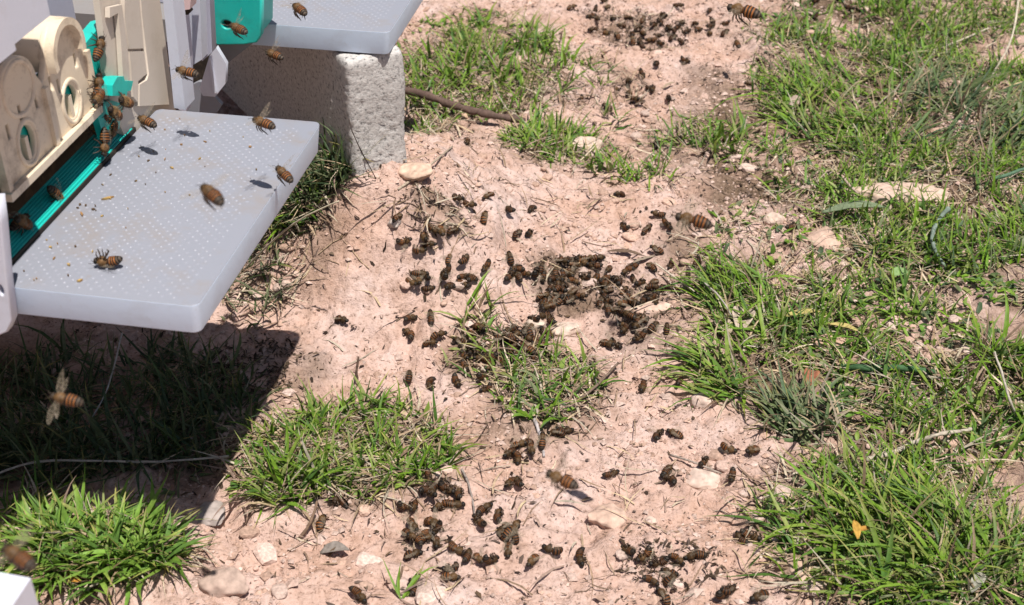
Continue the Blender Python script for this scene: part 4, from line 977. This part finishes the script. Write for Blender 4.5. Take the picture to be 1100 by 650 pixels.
HEAPS = [(469,304,30,11,13,'the heap left of the central tuft'),(616,299,34,11,22,'the main heap above the clods'),(600,321,19,8,12,'the line below the main heap'),
 (668,309,15,10,8,'the round cluster right of the main heap'),(697,318,14,10,8,'the cluster under the pale straw'),(722,314,9,6,3,'the cluster at the grass edge'),
 (668,331,26,10,12,'the cluster before the flat clod'),(689,357,15,9,8,'the lower right middle cluster'),(576,354,16,9,8,'the cluster among knobbly clods'),(560,299,14,7,6,'the cluster just above the central tuft'),
 (537,377,40,17,28,'the dark mat below the central tuft'),(455,577,19,8,10,'the tight heap on the lower soil'),(546,580,12,11,7,'the cluster of the lower centre'),(566,478,15,7,5,'the group below the thin central tuft'),(466,524,14,8,5,'the group below the wide tuft'),
 (692,35,46,13,34,'the dark heap at the path top'),(772,33,10,9,6,'the cluster right of the topmost heap'),(676,96,18,12,8,'the scattered arc below the topmost heap'),(635,10,18,7,6,'the group left of the topmost heap')]
LAND = [((108,604),'the bright lower left tuft'),((242,630),'the angular bottom stone'),((655,558),'the half buried stone'),((755,432),'the right edge pale clod'),((750,517),'the flat pale stone'),((628,162),'the lumpy pale clod'),((424,240),'the small whitish pebble'),
 ((516,352),'the small central tuft'),((596,418),'the thin central tuft'),((395,470),'the wide left tuft'),((563,130),'the dark branch tip'),((455,577),'the tight lower heap'),((546,580),'the lower centre cluster'),((616,299),'the main heap'),((469,304),'the small left heap'),((692,35),'the topmost heap'),
 ((800,325),'the broad bladed tuft'),((895,110),'the upper right tuft'),((965,595),'the lower right tuft'),((670,600),'the lower bare patch'),((385,400),'the short twig stub'),((560,235),'the empty soil patch'),((700,480),'the pale bent twig')]
recs = []
for (px, py) in SING:
    d_, nm = min(((math.hypot((px-l[0][0]), (py-l[0][1])*1.5), l) for l in LAND), key=lambda t: t[0])[1]
    dx, dy = px-d_[0], py-d_[1]
    side = ('left of' if dx < 0 else 'right of') if abs(dx) > abs(dy)*1.4 else ('behind' if dy < 0 else 'before')
    recs.append([px, py, 0, f'{side} {nm}', None])
for (px, py, rx, ry, n, phrase) in HEAPS:
    got = []; n = int(n*.86); rx *= 1.3; ry *= 1.35
    for _ in range(n):
        for tr in range(60):
            r_ = math.sqrt(random.random()); t_ = random.random()*6.283; q = (px+rx*r_*math.cos(t_), py+ry*r_*math.sin(t_))
            if all(math.hypot(q[0]-g[0], (q[1]-g[1])*1.5) > 8.0-tr*.07 for g in got): break
        got.append(q); over = sum(math.hypot(q[0]-g[0], (q[1]-g[1])*1.5) < 9 for g in got[:-1])
        recs.append([q[0], q[1], .0012*min(over, 2), phrase, phrase])
SHADES = ['dark brown', 'blackish', 'golden brown', 'black', 'brown', 'golden', 'dusky', 'blackish']
for r_ in recs:
    px, py, lift, phrase, heap = r_
    k = random.choices(range(8), (3, 3, 2, 2, 2, 2, 1, 2))[0]; ps = random.choices(range(3), (4, 4, 2))[0]
    az = random.random()*6.283; fw = Vector((math.cos(az), math.sin(az), random.uniform(-.25, .25)))
    upv = {0: Vector((random.uniform(-.35, .35), random.uniform(-.35, .35), 1)), 1: Vector((math.cos(az+1.57), math.sin(az+1.57), random.uniform(-.3, .3)))*random.choice((-1, 1)), 2: Vector((random.uniform(-.3, .3), random.uniform(-.3, .3), -1))}[ps]
    q = orient(fw, upv); mt_ = q.to_matrix(); sc = random.uniform(.74, .96)
    P = hit(px, py); arr = DEAD[k][1] @ np.array(mt_).T*sc
    gz = H(P[0]+arr[:, 0], P[1]+arr[:, 1]); zz = float(np.max(gz-arr[:, 2]*1.0 - 10*(arr[:, 2] > np.percentile(arr[:, 2], 12)))) 
    r_ += [DEAD[k], (P[0], P[1], zz-.0006+lift), q, sc, f'{SHADES[k]} dead bee {POSE[ps]}']
from collections import defaultdict
ORD = ['leftmost', 'second', 'third', 'fourth', 'fifth', 'sixth', 'seventh', 'eighth', 'ninth', 'tenth']
NUM = ['no', 'one', 'two', 'three', 'four', 'five', 'six', 'seven', 'eight', 'nine']
def nth(i_, n):
    if i_ == 0: return 'leftmost'
    if i_ == n-1: return 'rightmost'
    return ORD[i_]+'-from-left'
grp = defaultdict(list)
for r_ in recs: grp[r_[3] if r_[4] else r_[9]+' '+r_[3]].append(r_)
for key, lst in grp.items():
    n = len(lst)
    if lst[0][4]:
        lst.sort(key=lambda r: r[1]); nrow = 1 if n <= 5 else (2 if n <= 12 else (3 if n <= 22 else 4))
        names = {1: [''], 2: ['back row of ', 'front row of '], 3: ['back row of ', 'middle row of ', 'front row of '], 4: ['back row of ', 'second row of ', 'third row of ', 'front row of ']}[nrow]
        for q in range(nrow):
            row = sorted(lst[q*n//nrow:(q+1)*n//nrow], key=lambda r: r[0])
            for i_, r_ in enumerate(row):
                place(r_[5], r_[6], r_[7], f'{nth(i_, len(row))} dead bee in {names[q]}{key}', 'dead bees in '+key, cat='dead bee', scale=r_[8], name='dead_bee')
    else:
        lst.sort(key=lambda r: r[0])
        for i_, r_ in enumerate(lst):
            lab = key if n == 1 else f'{nth(i_, n)} {key}'
            place(r_[5], r_[6], r_[7], lab, 'dead bees scattered on the bare soil', cat='dead bee', scale=r_[8], name='dead_bee')
print('dead bees', len(recs), 'objects', len(bpy.data.objects))
